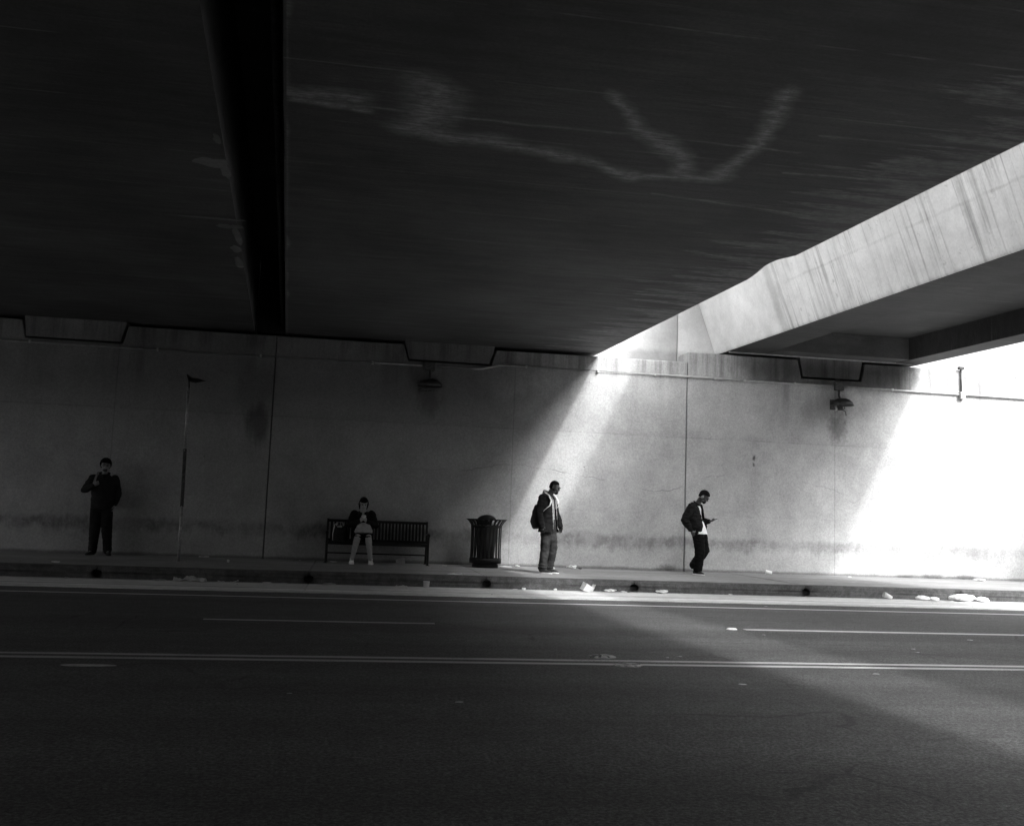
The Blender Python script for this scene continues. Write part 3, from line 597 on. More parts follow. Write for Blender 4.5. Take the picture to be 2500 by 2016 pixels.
# ------------------------------------------------------------------ litter
def crumple(name, p, size, m, seed, label, cat='litter', flat=.5, sharp=.5, sub=3, group=None, rz=None):
    bm = bmesh.new(); bmesh.ops.create_icosphere(bm, subdivisions=sub, radius=1)
    r = random.Random(seed); o = Vector((seed*3.1, seed*1.7, 0))
    for v in bm.verts:
        n1 = noise.noise(v.co*1.1+o); n2 = noise.cell(v.co*2.2+o) - .5; n3 = noise.noise(v.co*3.5+o)
        v.co *= 1 + .35*n1 + sharp*.35*n2 + .22*n3
        v.co.z *= flat
    for v in bm.verts: v.co += Vector((noise.noise(v.co*5+o), noise.noise(v.co*5+o+Vector((5, 0, 0))), noise.noise(v.co*5+o+Vector((0, 9, 0)))))*.28*sharp
    zmin = min(v.co.z for v in bm.verts); zr = max(v.co.z for v in bm.verts)-zmin
    for v in bm.verts:
        v.co.z = (v.co.z-zmin)
        v.co.x *= size[0]/2; v.co.y *= size[1]/2
        v.co.z *= size[2]/zr*.85
    o = mobj(name, bm, m, None, False); o.location = (p[0], p[1], p[2]); o.rotation_euler = (0, 0, r.uniform(-.6, .6) if rz is None else rz)
    return tag(o, label, cat, group)
def sheet(name, p, sx_, sy_, m, seed, label, cat='litter', amp=.02, rz=0, rx=0, lift=.0):
    """creased, part-lifted sheet"""
    bm = bmesh.new(); bmesh.ops.create_grid(bm, x_segments=10, y_segments=8, size=.5)
    for v in bm.verts:
        x, y = v.co.x, v.co.y
        h = amp*(abs(noise.noise((x*4+seed, y*4, 0)))*1.6 + .6*abs(noise.noise((x*9, y*9+seed, 3)))) + lift*max(0, x+.1)
        v.co = Vector((x*sx_*(1+.12*noise.noise((x*3, y*3, seed))), y*sy_*(1+.15*noise.noise((y*3, x*3, seed+5))), h+.003))
    bmesh.ops.solidify(bm, geom=bm.faces[:], thickness=.002)
    o = mobj(name, bm, m); o.location = p; o.rotation_euler = (rx, 0, rz); return tag(o, label, cat)
def cup(name, p, rz, m, label, h=.13, r1=.043, r2=.03, stand=False, lid=False, squash=1):
    t = empty(name, p, rz, label=label, cat='cup')
    bm = bmesh.new(); revolve(bm, [(.001, 0), (r2, 0), (r1, h), (r1+.003, h), (r1+.003, h+.005), (r1-.002, h+.004), (r2-.002, .004), (.001, .003)], 20)
    o = mobj('cup_body', bm, m, t, True); o2 = mobj('cup_rim', revolve(bmesh.new(), [(r1+.001, h-.003), (r1+.005, h), (r1+.003, h+.006), (r1, h)], 20), m, t, True)
    for q in (o, o2):
        if not stand: q.rotation_euler = (0, R(90-6), 0); q.location = (-h/2, 0, r1*squash)
        q.scale = (squash, 1, 1)
    return t
G = -.2
cup('paper_cup', (1.16, 20.32, 0), .15, M_card, 'pale paper cup lying on its side beneath the bench', .165, .058, .036)
crumple('foil_wrapper', (-4.69, 17.53, 0), (.17, .1, .035), M_paper, 1, 'crumpled pale wrapper near the kerb edge, at the far left below the standing man')
crumple('paper_scrap', (-2.08, 19.0, 0), (.05, .05, .075), M_paper, 2, 'tiny upright pale paper scrap on the sidewalk, between the post and the bench')
crumple('paper_scrap', (-.84, 20.45, 0), (.05, .04, .02), M_paper, 3, 'tiny pale scrap at the foot of the wall, just left of the bench')
crumple('food_wrapper', (-.18, 20.3, 0), (.16, .07, .03), M_paper, 4, 'thin pale wrapper beneath the left end of the bench')
sheet('paper_strip', (-2.75, 20.72, 0), .20, .05, M_paper, 5, 'narrow pale strip of paper at the foot of the wall, beside the signpost')
crumple('food_wrapper', (2.05, 20.1, 0), (.13, .07, .02), M_paper, 6, 'small flattened white wrapper on the sidewalk between bench and litter bin')
crumple('foil_wrapper', (3.33, 20.3, 0), (.26, .12, .035), M_paper, 7, 'long crinkled pale wrapper by the wall, just right of the litter bin')
crumple('paper_ball', (3.62, 20.52, 0), (.10, .09, .055), M_paper, 8, 'small white paper ball by the wall, between bin and the man with the backpack')
crumple('food_wrapper', (4.28, 20.1, 0), (.12, .1, .05), M_paper, 9, 'white wrapper behind the shoes of the man with the backpack')
crumple('food_bag', (4.78, 20.45, 0), (.22, .14, .10), M_paper, 10, 'crumpled white and dark food bag at the wall, right of the man with the backpack', sharp=.9)
crumple('dark_scrap', (4.93, 20.36, 0), (.09, .07, .045), M_rust, 11, 'small dark lump beside the crumpled food bag at the wall')
cup('paper_cup', (9.18, 20.45, 0), 2.8, M_paper, 'white cup lying at the foot of the wall, right of the phone user', .13, .045, .032)
crumple('paper_scrap', (11.05, 20.4, 0), (.1, .05, .025), M_paper, 12, 'tiny white scrap at the foot of the wall where the bright light begins')
crumple('plastic_wrapper', (14.2, 20.4, 0), (.28, .12, .06), M_plast, 13, 'white plastic wrapper at the foot of the wall at the far right')
sheet('paper_strip', (1.95, 17.25, .002), .26, .03, M_paper, 14, 'thin white strip of litter along the kerb top, left of the litter bin')
crumple('paper_scrap', (-4.3, 16.75, G), (.09, .06, .03), M_card, 15, 'small dull scrap in the gutter at the far left')
sheet('plastic_bag', (-2.42, 16.78, G), .52, .16, M_card, 16, 'flattened translucent plastic bag in the gutter, left of the other litter', amp=.07)
crumple('paper_scrap', (-2.9, 16.82, G), (.26, .08, .03), M_card, 17, 'dull crumpled scrap beside the flattened bag in the gutter')
sheet('drinking_straw_wrapper', (-1.93, 16.82, G), .11, .03, M_paper, 18, 'short white sliver of wrapper in the gutter, first right of the flattened bag')
sheet('plastic_spoon_wrapper', (-1.72, 16.8, G), .13, .04, M_paper, 19, 'second white sliver of wrapper in the gutter, curled up at its right end', lift=.05)
crumple('food_wrapper', (-1.2, 16.82, G), (.17, .08, .03), M_paper, 20, 'bright white wrapper lying in the shaded gutter, midway to the bench')
crumple('food_wrapper', (-.93, 16.82, G), (.18, .07, .02), M_card, 21, 'greyish wrapper lying in the gutter, next to a bright white one')
crumple('food_wrapper', (-.2, 16.82, G), (.26, .1, .04), M_card, 22, 'dull crinkled wrapper in the gutter, below the left end of the bench')
sheet('food_wrapper', (1.0, 16.85, G), .2, .06, M_paper, 23, 'flat white wrapper in the gutter, below the right end of the bench')
cu = cup('plastic_cup', (1.42, 16.82, G), .1, plain('clear_cup_plastic', .5, .2, .1), 'clear plastic cup standing upright in the gutter near the bin', .10, .055, .05, True)
crumple('paper_scrap', (2.95, 16.85, G), (.09, .06, .02), M_paper, 24, 'flat white scrap in the gutter, first right of the bin')
crumple('paper_ball', (3.1, 16.85, G), (.07, .06, .045), M_paper, 25, 'tiny white paper ball in the gutter below the bin')
crumple('paper_scrap', (3.66, 16.87, G), (.06, .05, .045), M_paper, 26, 'small square white scrap in the gutter below the man with the backpack')
# the torn carton
t = empty('torn_carton', (4.16, 16.72, G), .25, label='torn white food carton tipped over in the gutter below the man with the backpack', cat='carton')
bm = bmesh.new(); box(bm, -.085, .085, -.07, .07, 0, .12)
for v in bm.verts: v.co.x += .02*(v.co.z > .05) + .012*noise.noise(v.co*20); v.co.z *= 1.1 if v.co.x < 0 else .8
bmesh.ops.delete(bm, geom=[f for f in bm.faces if f.normal.z > .5], context='FACES'); bmesh.ops.subdivide_edges(bm, edges=bm.edges[:], cuts=3, use_grid_fill=True)
for v in bm.verts: v.co += Vector((noise.noise(v.co*30), noise.noise(v.co*30+Vector((9, 0, 0))), 0))*.012
bmesh.ops.solidify(bm, geom=bm.faces[:], thickness=.003); o = mobj('carton_body', bm, M_paper, t); o.rotation_euler = (.15, .28, 0); o.location = (0, 0, .02)
o = sheet('carton_flap', (.1, -.03, 0), .1, .12, M_paper, 31, None, None, .02, 0, 0, .2); o.parent = t
crumple('food_bag', (4.62, 16.84, G), (.24, .12, .07), M_paper, 27, 'crumpled translucent white bag in the gutter, right of the torn carton')
crumple('paper_scrap', (4.88, 16.86, G), (.12, .07, .035), M_paper, 28, 'small pale scrap in the gutter, just left of the weep hole')
crumple('dark_scrap', (4.97, 16.88, G), (.07, .06, .03), M_rust, 29, 'dark little lump in the gutter beside the weep hole')
crumple('paper_ball', (5.56, 16.82, G), (.24, .12, .075), M_paper, 30, 'white crumpled paper in the gutter, right of the second lit weep hole')
crumple('paper_scrap', (6.86, 16.9, G), (.09, .05, .02), M_paper, 31, 'tiny pale scrap in the gutter below the phone user')
t = empty('fallen_cup', (9.82, 16.78, G), -.1, label='white takeaway cup lying tilted in the gutter with its dark mouth showing', cat='cup')
o = mobj('cup_body', revolve(bmesh.new(), [(.001, 0), (.03, 0), (.05, .16), (.048, .16), (.028, .004), (.001, .003)], 20), M_paper, t, True); o.rotation_euler = (0, R(-68), 0); o.location = (.09, 0, .035)
o = mobj('cup_mouth', revolve(bmesh.new(), [(.001, .1), (.04, .1)], 20), M_fill, t, True); o.rotation_euler = (0, R(-68), 0); o.location = (.09, 0, .035)
crumple('plastic_bag', (10.5, 16.75, G), (.24, .16, .11), M_plast, 32, 'left one of two small white bags bunched in the sunlit gutter', sharp=.2)
crumple('plastic_bag', (10.72, 16.72, G), (.2, .15, .09), M_plast, 33, 'right one of two small white bags bunched in the sunlit gutter', sharp=.2)
crumple('plastic_bag', (11.28, 16.7, G), (.52, .26, .17), M_plast, 34, 'big puffed white plastic bag in the sunlit gutter at right', sharp=.15, sub=4, rz=0)
crumple('plastic_bag', (11.68, 16.72, G), (.26, .2, .12), M_plast, 35, 'smaller white plastic bag just right of the big puffed one', sharp=.2)
crumple('paper_scrap', (11.0, 16.62, G), (.12, .06, .02), M_paper, 36, 'small white scraps left of the big puffed bag in the gutter')
# raised road markers and chips on the road
def road_marker(x, y, label, m, s=1, broken=False):
    bm = bmesh.new(); revolve(bm, [(.052*s, 0), (.05*s, .008), (.036*s, .018), (.001, .021)], 24)
    if broken: bmesh.ops.delete(bm, geom=[f for f in bm.faces if abs(noise.noise(f.calc_center_median()*40+Vector((x, 0, 0)))) > .22], context='FACES'); bmesh.ops.solidify(bm, geom=bm.faces[:], thickness=.004)
    o = mobj('raised_road_marker', bm, m, None, True); o.location = (x, y, -.198); o.scale = (1.6, 1.1, 1)
    return tag(o, label, 'road marker', 'raised road markers')
road_marker(4.62, 11.32, 'white raised road marker at the left end of the lit lane dash', M_paper, .8)
road_marker(2.37, 8.84, 'broken raised marker just above the double centre line, the left of two', M_card, 1.6, True)
road_marker(2.47, 8.34, 'broken raised marker on the double centre line, the right of two', M_card, 1.6, True)
for i, (x, y, s_, lab) in enumerate([(3.13, 7.44, .09, 'bright chip of litter on the near lane, in the middle of the dark road'), (3.14, 8.94, .07, 'pale chip on the road above the centre line, right of two chips'), (2.99, 8.85, .06, 'pale chip on the road above the centre line, left of two chips'),
        (4.8, 10.81, .07, 'small pale chip on the lit road just below the lane dash'), (6.54, 14.67, .08, 'small pale chip on the asphalt beside the gutter, right of centre'), (6.01, 9.76, .07, 'left one of two chips on the lit road at right'), (5.9, 9.5, .06, 'lower one of two chips on the lit road at right'),
        (7.3, 10.67, .1, 'pale scrap on the lit far lane at the right edge'), (4.6, 8.04, .1, 'pale scrap just below the centre line at right'), (.81, 6.63, .09, 'faint pale chip on the dark near lane, at the middle'), (-.3, 6.9, .06, 'faint pale chip on the dark near lane, left of the middle')]):
    crumple('litter_chip', (x, y, -.198), (s_*.7, s_*.4, .008), M_paper if i in (0, 7) else M_card, 60+i, lab, sub=2)
bm = bmesh.new(); vs = [bm.verts.new((.2*math.cos(a)*(1+.1*noise.noise((math.cos(a)*2, math.sin(a)*2, 1))), .055*math.sin(a)*(1+.2*noise.noise((math.cos(a)*2, math.sin(a)*2, 4))), 0)) for a in [2*math.pi*k/28 for k in range(28)]]
f = bm.faces.new(vs); lo_ = [bm.verts.new(v.co-V3((0, 0, .003))) for v in vs]
for i in range(28): bm.faces.new((lo_[i], lo_[(i+1) % 28], vs[(i+1) % 28], vs[i]))
o = mobj('flattened_card', bm, M_card); o.location = (-1.84, 7.99, -.194); tag(o, 'long flattened pale card on the dark road at lower left', 'litter')
# fine litter and leaves caught along kerb and wall foot
bm = bmesh.new(); r = random.Random(3)
for k in range(520):
    wh = r.random(); x = r.uniform(-7, 15)
    if wh < .55: y, z = 16.97-abs(r.gauss(0, .07)), -.196
    elif wh < .85: y, z = 20.78-abs(r.gauss(0, .06)), .003
    else: y, z = r.uniform(15.2, 20.6), None
    if z is None: z = .003 if y > 17.25 else -.196
    if 17 <= y <= 17.25: continue
    s_ = r.uniform(.008, .026); a = r.uniform(0, 6.28)
    vs = [bm.verts.new((x+s_*math.cos(a+b)*q, y+s_*math.sin(a+b)*q, z+r.uniform(0, .012))) for b, q in ((0, 1), (1.4, .6), (3.1, 1), (4.6, .55))]
    bm.faces.new(vs)
tag(mobj('leaf_debris', bm, M_leaf), 'fine dead leaves and grit along kerb and wall foot', kind='stuff')

# ================================================================== PEOPLE
M_skin = plain('skin', .045, .45, .1, 20, .001); M_skin_l = plain('skin_light', .29, .5, .1, 20, .001); M_lip = plain('lip', .06, .5); M_stub = plain('stubble', .05, .9, .2, 40); M_hair = plain('hair', .006, .9, .3, 60, .004, spec=.1)
M_jk = plain('dark_jacket', .010, .9, .3, 7, .006, spec=.12); M_bomb = plain('bomber_nylon', .005, .7, .3, 7, .006, spec=.15); M_tee = plain('white_tee', .82, .85, .06, 9, .004)
M_jean = plain('washed_denim', .034, .9, .6, 5, .005, fine=120, spec=.15); M_black = plain('black_trousers', .005, .9, .3, 7, .004, spec=.1); M_sweat = plain('dark_sweatshirt', .022, .9, .3, 7, .006, spec=.15); M_chino = plain('dark_chinos', .016, .9, .3, 7, .004, spec=.15); M_hood = plain('grey_hoodie', .22, .9, .15, 9, .004)
M_shoe = plain('shoe_canvas', .012, .8, .2, 20, .003); M_sole = plain('white_rubber', .75, .6, .08, 20, .001); M_wshoe = plain('white_shoe', .85, .6, .1, 20, .003)
M_pack = plain('backpack_nylon', .010, .75, .3, 10, .004); M_strap = plain('pale_strap', .6, .7, .08, 10, .001); M_eye = plain('eye', .015, .2, .05, 20, 0); M_print = plain('shirt_print', .25, .85, .6, 14, .002, fine=35)
dg = None
def shell(bm, th):
    bm.normal_update(); vs = bm.verts[:]; fs = bm.faces[:]; be_ = [e for e in bm.edges if e.is_boundary]
    mp = {v: bm.verts.new(v.co - v.normal*th) for v in vs}
    for f in fs: bm.faces.new([mp[v] for v in reversed(f.verts)])
    for e in be_:
        l = e.link_loops[0]; a, b = l.vert, l.link_loop_next.vert
        try: bm.faces.new((b, a, mp[a], mp[b]))
        except ValueError: pass
def solid(name, bm, voxel, m, parent, sm=3, fold=0.0, fscale=(9, 9, 5), seed=0, cut=None, thick=0, **k):
    """fuse overlapping volumes into ONE continuous skin, then crease it"""
    bmesh.ops.triangulate(bm, faces=[f for f in bm.faces if len(f.verts) > 4])
    me = bpy.data.meshes.new(name); bm.to_mesh(me); bm.free(); ob = bpy.data.objects.new(name, me); C.objects.link(ob)
    md = ob.modifiers.new('r', 'REMESH'); md.mode = 'VOXEL'; md.voxel_size = voxel
    s_ = ob.modifiers.new('s', 'SMOOTH'); s_.factor = .5; s_.iterations = sm
    dgr = bpy.context.evaluated_depsgraph_get(); dgr.update(); new = bpy.data.meshes.new_from_object(ob.evaluated_get(dgr)); bpy.data.objects.remove(ob); bpy.data.meshes.remove(me)
    bm = bmesh.new(); bm.from_mesh(new); bm.normal_update()
    if fold:
        o = Vector((seed*7.3, seed, 0))
        for v in bm.verts:
            p = Vector((v.co.x*fscale[0], v.co.y*fscale[1], v.co.z*fscale[2]))
            n1 = noise.noise(p+o); n2 = noise.noise(p*2.3+o); v.co += v.normal*fold*((1-abs(n1)*2.2)*.7 + n2*.7)
    if cut:
        dele = [f for f in bm.faces if cut(f.calc_center_median())]
        bmesh.ops.delete(bm, geom=dele, context='FACES')
        for _ in range(3): bmesh.ops.smooth_vert(bm, verts=[v for v in bm.verts if v.is_boundary], factor=.5, use_axis_x=True, use_axis_y=True, use_axis_z=True)
        if thick: shell(bm, thick)
    bm.to_mesh(new); bm.free(); new.name = name; new.materials.clear(); new.materials.append(m)
    for p in new.polygons: p.use_smooth = True
    o = bpy.data.objects.new(name, new); C.objects.link(o); o.parent = parent
    return tag(o, **k)
V = Vector
def head_rot(pitch_, yaw_, tilt=0): return Matrix.Rotation(R(yaw_), 3, 'Z') @ Matrix.Rotation(R(pitch_), 3, 'X') @ Matrix.Rotation(R(tilt), 3, 'Y')
def add_head(bm, c, Q, s=1.0):
    E = lambda p, r, q=None: ell(bm, c + Q @ (V(p)*s), [a*s for a in r], Q if q is None else Q @ q, 20, 14)
    E((0, .018, .035), (.074, .093, .084)); E((0, -.025, .0), (.066, .068, .085)); E((0, -.03, -.055), (.054, .058, .055)); E((0, -.052, -.092), (.03, .034, .022))
    for x in (-1, 1):
        E((x*.030, -.086, .028), (.024, .014, .008)); E((x*.042, -.064, -.018), (.022, .024, .02)); E((x*.076, .012, -.004), (.009, .019, .031), Matrix.Rotation(x*.25, 3, 'Z')); E((x*.044, -.02, -.07), (.02, .045, .026))
        E((x*.012, -.098, -.024), (.009, .010, .007))
    tube(bm, [c+Q@(V(p)*s) for p in ((0, -.086, .022), (0, -.097, .0), (0, -.108, -.020))], [(.008*s, .008*s), (.010*s, .010*s), (.014*s, .010*s)], Q@V((1, 0, 0)), 8)
    E((0, -.088, -.052), (.022, .011, .006)); E((0, -.087, -.062), (.019, .010, .006))
def eyes(c, Q, s, parent):
    for x in (-1, 1):
        mobj('eye', ell(bmesh.new(), c+Q@(V((x*.031, -.083, .010))*s), (.014*s, .012*s, .0075*s), Q), M_eye, parent, True)
def features(c, Q, s, parent):
    for x in (-1, 1):
        mobj('eyebrow', tube(bmesh.new(), [c+Q@(V(p)*s) for p in ((x*.014, -.1, .033), (x*.032, -.101, .038), (x*.05, -.088, .032))], (.0045*s, .004*s), (0, 0, 1), 8), M_hair, parent, True)
    mobj('mouth', tube(bmesh.new(), [c+Q@(V(p)*s) for p in ((-.022, -.091, -.057), (0, -.098, -.056), (.022, -.091, -.057))], (.003*s, .004*s), (0, 0, 1), 8), M_lip, parent, True)
def add_hand(bm, w_, d, n_, s=1.0, curl=.35, thumb=1):
    """palm and five fingers; w_ wrist, d direction of the fingers, n_ palm normal (fingers curl towards it)"""
    d = V(d).normalized(); n_ = (V(n_) - d*V(n_).dot(d)).normalized(); sd = d.cross(n_)*thumb
    tube(bm, [w_-d*.02, w_+d*.03*s, w_+d*.085*s, w_+d*.095*s], [(.026*s, .019*s), (.036*s, .017*s), (.041*s, .015*s), (.036*s, .011*s)], sd, 12)
    for i, (off, L) in enumerate(((.030, .070), (.0105, .080), (-.0105, .074), (-.031, .058))):
        p = w_ + d*.088*s + sd*off*s; q = d.copy(); P = [p-d*.02]; a = curl*(.8+.15*i)
        for k, f in enumerate((.45, .32, .23)):
            q = (q*math.cos(a)+n_*math.sin(a)).normalized(); n2 = n_; P.append(P[-1 if k else 0] + (d*.02 if k == 0 else V((0, 0, 0))) + q*L*f*s)
            a = a + curl*.9
        tube(bm, P, [.0098*s, .0092*s, .0085*s, .007*s], sd, 8)
    p = w_ + d*.025*s + sd*.028*s; t1 = (d*.7+sd*.7+n_*.25).normalized(); t2 = (d*.9+sd*.15+n_*.45).normalized()
    tube(bm, [p-t1*.01, p+t1*.038*s, p+t1*.038*s+t2*.032*s, p+t1*.038*s+t2*.052*s], [.014*s, .0115*s, .010*s, .008*s], n_, 8)
def limb(bm, pts, rad, side=(1, 0, 0), n=16, ends=True):
    tube(bm, pts, rad, side, n)
    if ends:
        for p, r_ in ((pts[0], rad[0]), (pts[-1], rad[-1])):
            a = r_ if isinstance(r_, tuple) else (r_, r_); m_ = min(a); ell(bm, V(p), (m_*.98,)*3)
def mix3(a, b, t): return a.lerp(b, t)
def leg_pts(h, k, a): return [h, mix3(h, k, .35), mix3(h, k, .75), k, mix3(k, a, .25), mix3(k, a, .6), a]
def shoe(parent, heel, toe, roll_=0, m=M_shoe, sole=M_sole, s=1.0, upn=(0, 0, 1), name='shoe'):
    d = (V(toe)-V(heel)); L = d.length; d.normalize(); u_ = V(upn); u_ = (u_-d*u_.dot(d)).normalized(); sd = d.cross(u_)
    P = lambda f, h, w__=0: V(heel)+d*L*f+u_*h*s+sd*w__*s
    bm = bmesh.new()
    tube(bm, [P(.0, .036), P(.14, .048), P(.35, .045), P(.6, .038), P(.82, .030), P(.95, .024), P(1.0, .02)], [(.028*s, .03*s), (.036*s, .044*s), (.037*s, .042*s), (.043*s, .032*s), (.045*s, .024*s), (.035*s, .018*s), (.02*s, .01*s)], sd, 16)
    tube(bm, [P(.16, .03), P(.17, .075), P(.18, .105)], [(.036*s, .045*s), (.036*s, .045*s), (.040*s, .047*s)], sd, 16)
    o = solid(name, bm, .006, m, parent, 3)
    bm = bmesh.new(); outl = [(0, .027), (.08, .036), (.3, .035), (.5, .041), (.7, .048), (.88, .043), (.97, .026), (1.01, 0)]
    ring = [(f, w__) for f, w__ in outl] + [(f, -w__) for f, w__ in outl[::-1][1:]]
    lo = [bm.verts.new(P(f, 0, w__)) for f, w__ in ring]; hi = [bm.verts.new(P(f, .022, w__*1.03)) for f, w__ in ring]
    bm.faces.new(lo[::-1]); bm.faces.new(hi)
    for i in range(len(lo)): bm.faces.new((lo[i], lo[(i+1) % len(lo)], hi[(i+1) % len(lo)], hi[i]))
    bmesh.ops.recalc_face_normals(bm, faces=bm.faces[:])
    mobj('sole', bm, sole, o)
    return o
def hair_cap(parent, c, Q, s, grow, keep, m=M_hair, rough=.004, extra=()):
    bm = bmesh.new()
    ell(bm, c+Q@(V((0, .022, .04))*s), [a*s+grow for a in (.076, .094, .086)], Q, 32, 24); ell(bm, c+Q@(V((0, .045, .0))*s), [a*s+grow*.6 for a in (.070, .070, .075)], Q, 28, 20)
    for p, r_ in extra: ell(bm, c+Q@(V(p)*s), [a*s for a in r_], Q, 20, 16)
    Qi = Q.transposed()
    return solid('hair', bm, .0065, m, parent, 1, rough, (60, 60, 60), 3, cut=lambda p: not keep(Qi@(p-c)/s), thick=.0)

def torso(bm, J, g=0.0, w=1.0, dpt=1.0):
    """J: pelvis, waist, chest, top (between the shoulders); facing of the torso in J['s'] = side vector"""
    s_ = J['s']
    tube(bm, [J['pel']-V((0, 0, .07)), J['pel'], J['wai'], J['che'], mix3(J['che'], J['top'], .6), J['top']],
         [((.135+g)*w, (.10+g)*dpt), ((.165+g)*w, (.115+g)*dpt), ((.145+g)*w, (.10+g)*dpt), ((.175+g)*w, (.118+g)*dpt), ((.165+g)*w, (.10+g)*dpt), ((.10+g)*w, (.065+g)*dpt)], s_, 24)
def person(name, loc_, rz, J, skin, spec, label):
    t = empty(name, loc_, rz, label=label, cat='person')
    bm = bmesh.new(); torso(bm, J, -.015)
    for S in ('L', 'R'):
        limb(bm, leg_pts(J['hip'+S], J['kne'+S], J['ank'+S]), [q_*J.get('ls', 1) for q_ in (.078, .076, .06, .052, .054, .042, .034)])
        limb(bm, [J['sho'+S], mix3(J['sho'+S], J['elb'+S], .5), J['elb'+S], mix3(J['elb'+S], J['wri'+S], .35), J['wri'+S]], [.05, .042, .036, .036, .024])
        d_, n_, cu = J['han'+S]; add_hand(bm, J['wri'+S], d_, n_, J.get('hs', 1), cu, J.get('th'+S, 1))
        tube(bm, [J['ank'+S], J['ank'+S]-V((0, 0, .03))+ (J['toe'+S]-J['hee'+S])*.2, J['hee'+S]*.2+J['toe'+S]*.8+V((0, 0, .03))], [.034, .034, .02], (1, 0, 0), 10)
    Q = J['Q']; hc = J['head']
    nb_ = J['top']; tube(bm, [nb_-V((0, 0, .05)), mix3(nb_, hc+Q@V((0, .03, -.07)), .5), hc+Q@V((0, .03, -.04))], [(.06, .06), (.056, .058), (.056, .06)], (1, 0, 0), 14)
    add_head(bm, hc, Q, J.get('hd', 1))
    solid('body', bm, .0065, skin, t, 2)
    eyes(hc, Q, J.get('hd', 1), t); features(hc, Q, J.get('hd', 1), t)
    return t

# ---- the man with the backpack, standing in the light and looking down
def man_backpack():
    Q = head_rot(20, 6)
    J = dict(s=V((1, 0, 0)), pel=V((0, .0, .94)), wai=V((0, .0, 1.08)), che=V((0, .035, 1.28)), top=V((0, .025, 1.455)), head=V((0, -.115, 1.625)), Q=Q,
        hipL=V((.085, 0, .90)), hipR=V((-.085, .0, .90)), kneL=V((.12, -.05, .48)), kneR=V((-.085, .01, .48)), ankL=V((.105, .02, .09)), ankR=V((-.10, .05, .09)),
        heeL=V((.105, .07, 0)), toeL=V((.135, -.18, 0)), heeR=V((-.10, .10, 0)), toeR=V((-.10, -.165, 0)),
        shoL=V((.185, .05, 1.42)), shoR=V((-.185, .05, 1.42)), elbL=V((.27, -.02, 1.13)), elbR=V((-.235, .09, 1.13)), wriL=V((.25, -.12, .91)), wriR=V((-.225, .02, .90)),
        hanL=((.0, -.15, -1), (-1, 0, 0), .35), hanR=((.0, -.12, -1), (1, 0, 0), .35), thL=-1)
    t = person('person', (3.85, 18.56, 0), R(50), J, M_skin, None, 'man in dark open jacket with backpack, head bowed, standing in the light beam')
    # trousers
    bm = bmesh.new(); tube(bm, [V((0, 0, .80)), J['pel'], V((0, 0, 1.02))], [(.16, .115), (.178, .128), (.158, .115)], (1, 0, 0), 20)
    for S in 'LR': limb(bm, leg_pts(J['hip'+S], J['kne'+S], J['ank'+S]+V((0, 0, -.01))), [(.098, .105), (.096, .105), (.085, .09), (.08, .085), (.078, .082), (.072, .078), (.07, .078)])
    for S in 'LR':
        for z in (.10, .15, .46, .52): a_ = mix3(J['ank'+S], J['kne'+S], (z-.09)/.39); z < .3 and ell(bm, V((a_.x, a_.y, z)), (.084, .088, .03), Matrix.Rotation(R(10), 3, 'Y'))
    solid('jeans', bm, .008, M_jean, t, 2, .012, (7, 7, 9), 4)
    for S in 'LR': shoe(t, J['hee'+S], J['toe'+S])
    # shirt
    bm = bmesh.new(); torso(bm, J, .004); solid('shirt', bm, .009, M_print, t, 2, .004, (9, 9, 5), 2, cut=lambda p: p.z < .86)
    # jacket: open front, flared hem
    bm = bmesh.new(); s_ = V((1, 0, 0))
    tube(bm, [V((.0, .0, .74)), V((0, 0, .86)), J['wai'], J['che'], V((0, .045, 1.40)), V((0, .05, 1.475))], [(.25, .19), (.22, .165), (.185, .138), (.205, .148), (.19, .125), (.10, .085)], s_, 28)
    for S in 'LR': limb(bm, [J['sho'+S]+V((0, 0, .0)), mix3(J['sho'+S], J['elb'+S], .5), J['elb'+S], mix3(J['elb'+S], J['wri'+S], .5), J['wri'+S]+V((0, 0, -.015))], [(.075, .08), (.07, .075), (.063, .068), (.06, .062), (.052, .055)])
    solid('jacket', bm, .008, M_jk, t, 2, .010, (6, 6, 9), 8, cut=lambda p: p.z < .77 or (p.y < -.03 and -.075-.05*max(0, 1.0-p.z)*2 < p.x < .06+.10*max(0, 1.0-p.z)*2) or (p.z > 1.455 and p.x*p.x+(p.y-.03)**2 < .075**2), thick=.008)
    # jacket edges and hood
    for s__ in (-1, 1):
        mobj('zip_edge', tube(bmesh.new(), [(s__*.07, -.118, 1.40), (s__*.075, -.125, 1.2), (s__*.078, -.14, 1.0), (s__*.088, -.15, .84)], (.0025, .004), n=6), M_strap, t, True)
    bm = bmesh.new(); tube(bm, [V((.07, -.085, 1.42)), V((.105, -.02, 1.475)), V((.085, .075, 1.53)), V((0, .115, 1.54)), V((-.085, .075, 1.53)), V((-.105, -.02, 1.475)), V((-.07, -.085, 1.42))], [(.018, .016), (.025, .022), (.034, .03), (.045, .034), (.034, .03), (.025, .022), (.018, .016)], (0, 0, 1), 12)
    solid('hood', bm, .007, M_hood, t, 2, .004, (20, 20, 20), 5)
    mobj('drawstring', tube(bmesh.new(), [(.03, -.112, 1.4), (.033, -.128, 1.3), (.028, -.13, 1.22)], .004, n=6), M_strap, t)
    hair_cap(t, J['head'], Q, 1, .003, lambda p: p.z > .058+(.0 if p.y > 0 else -p.y*.32) or (p.y > .03-.12*max(0, p.z) and p.z > -.045))
    # beard
    bm = bmesh.new(); c = J['head']
    ell(bm, c+Q@V((0, -.052, -.078)), (.045, .046, .038), Q); ell(bm, c+Q@V((.045, -.02, -.06)), (.016, .035, .03), Q); ell(bm, c+Q@V((-.045, -.02, -.06)), (.016, .035, .03), Q)
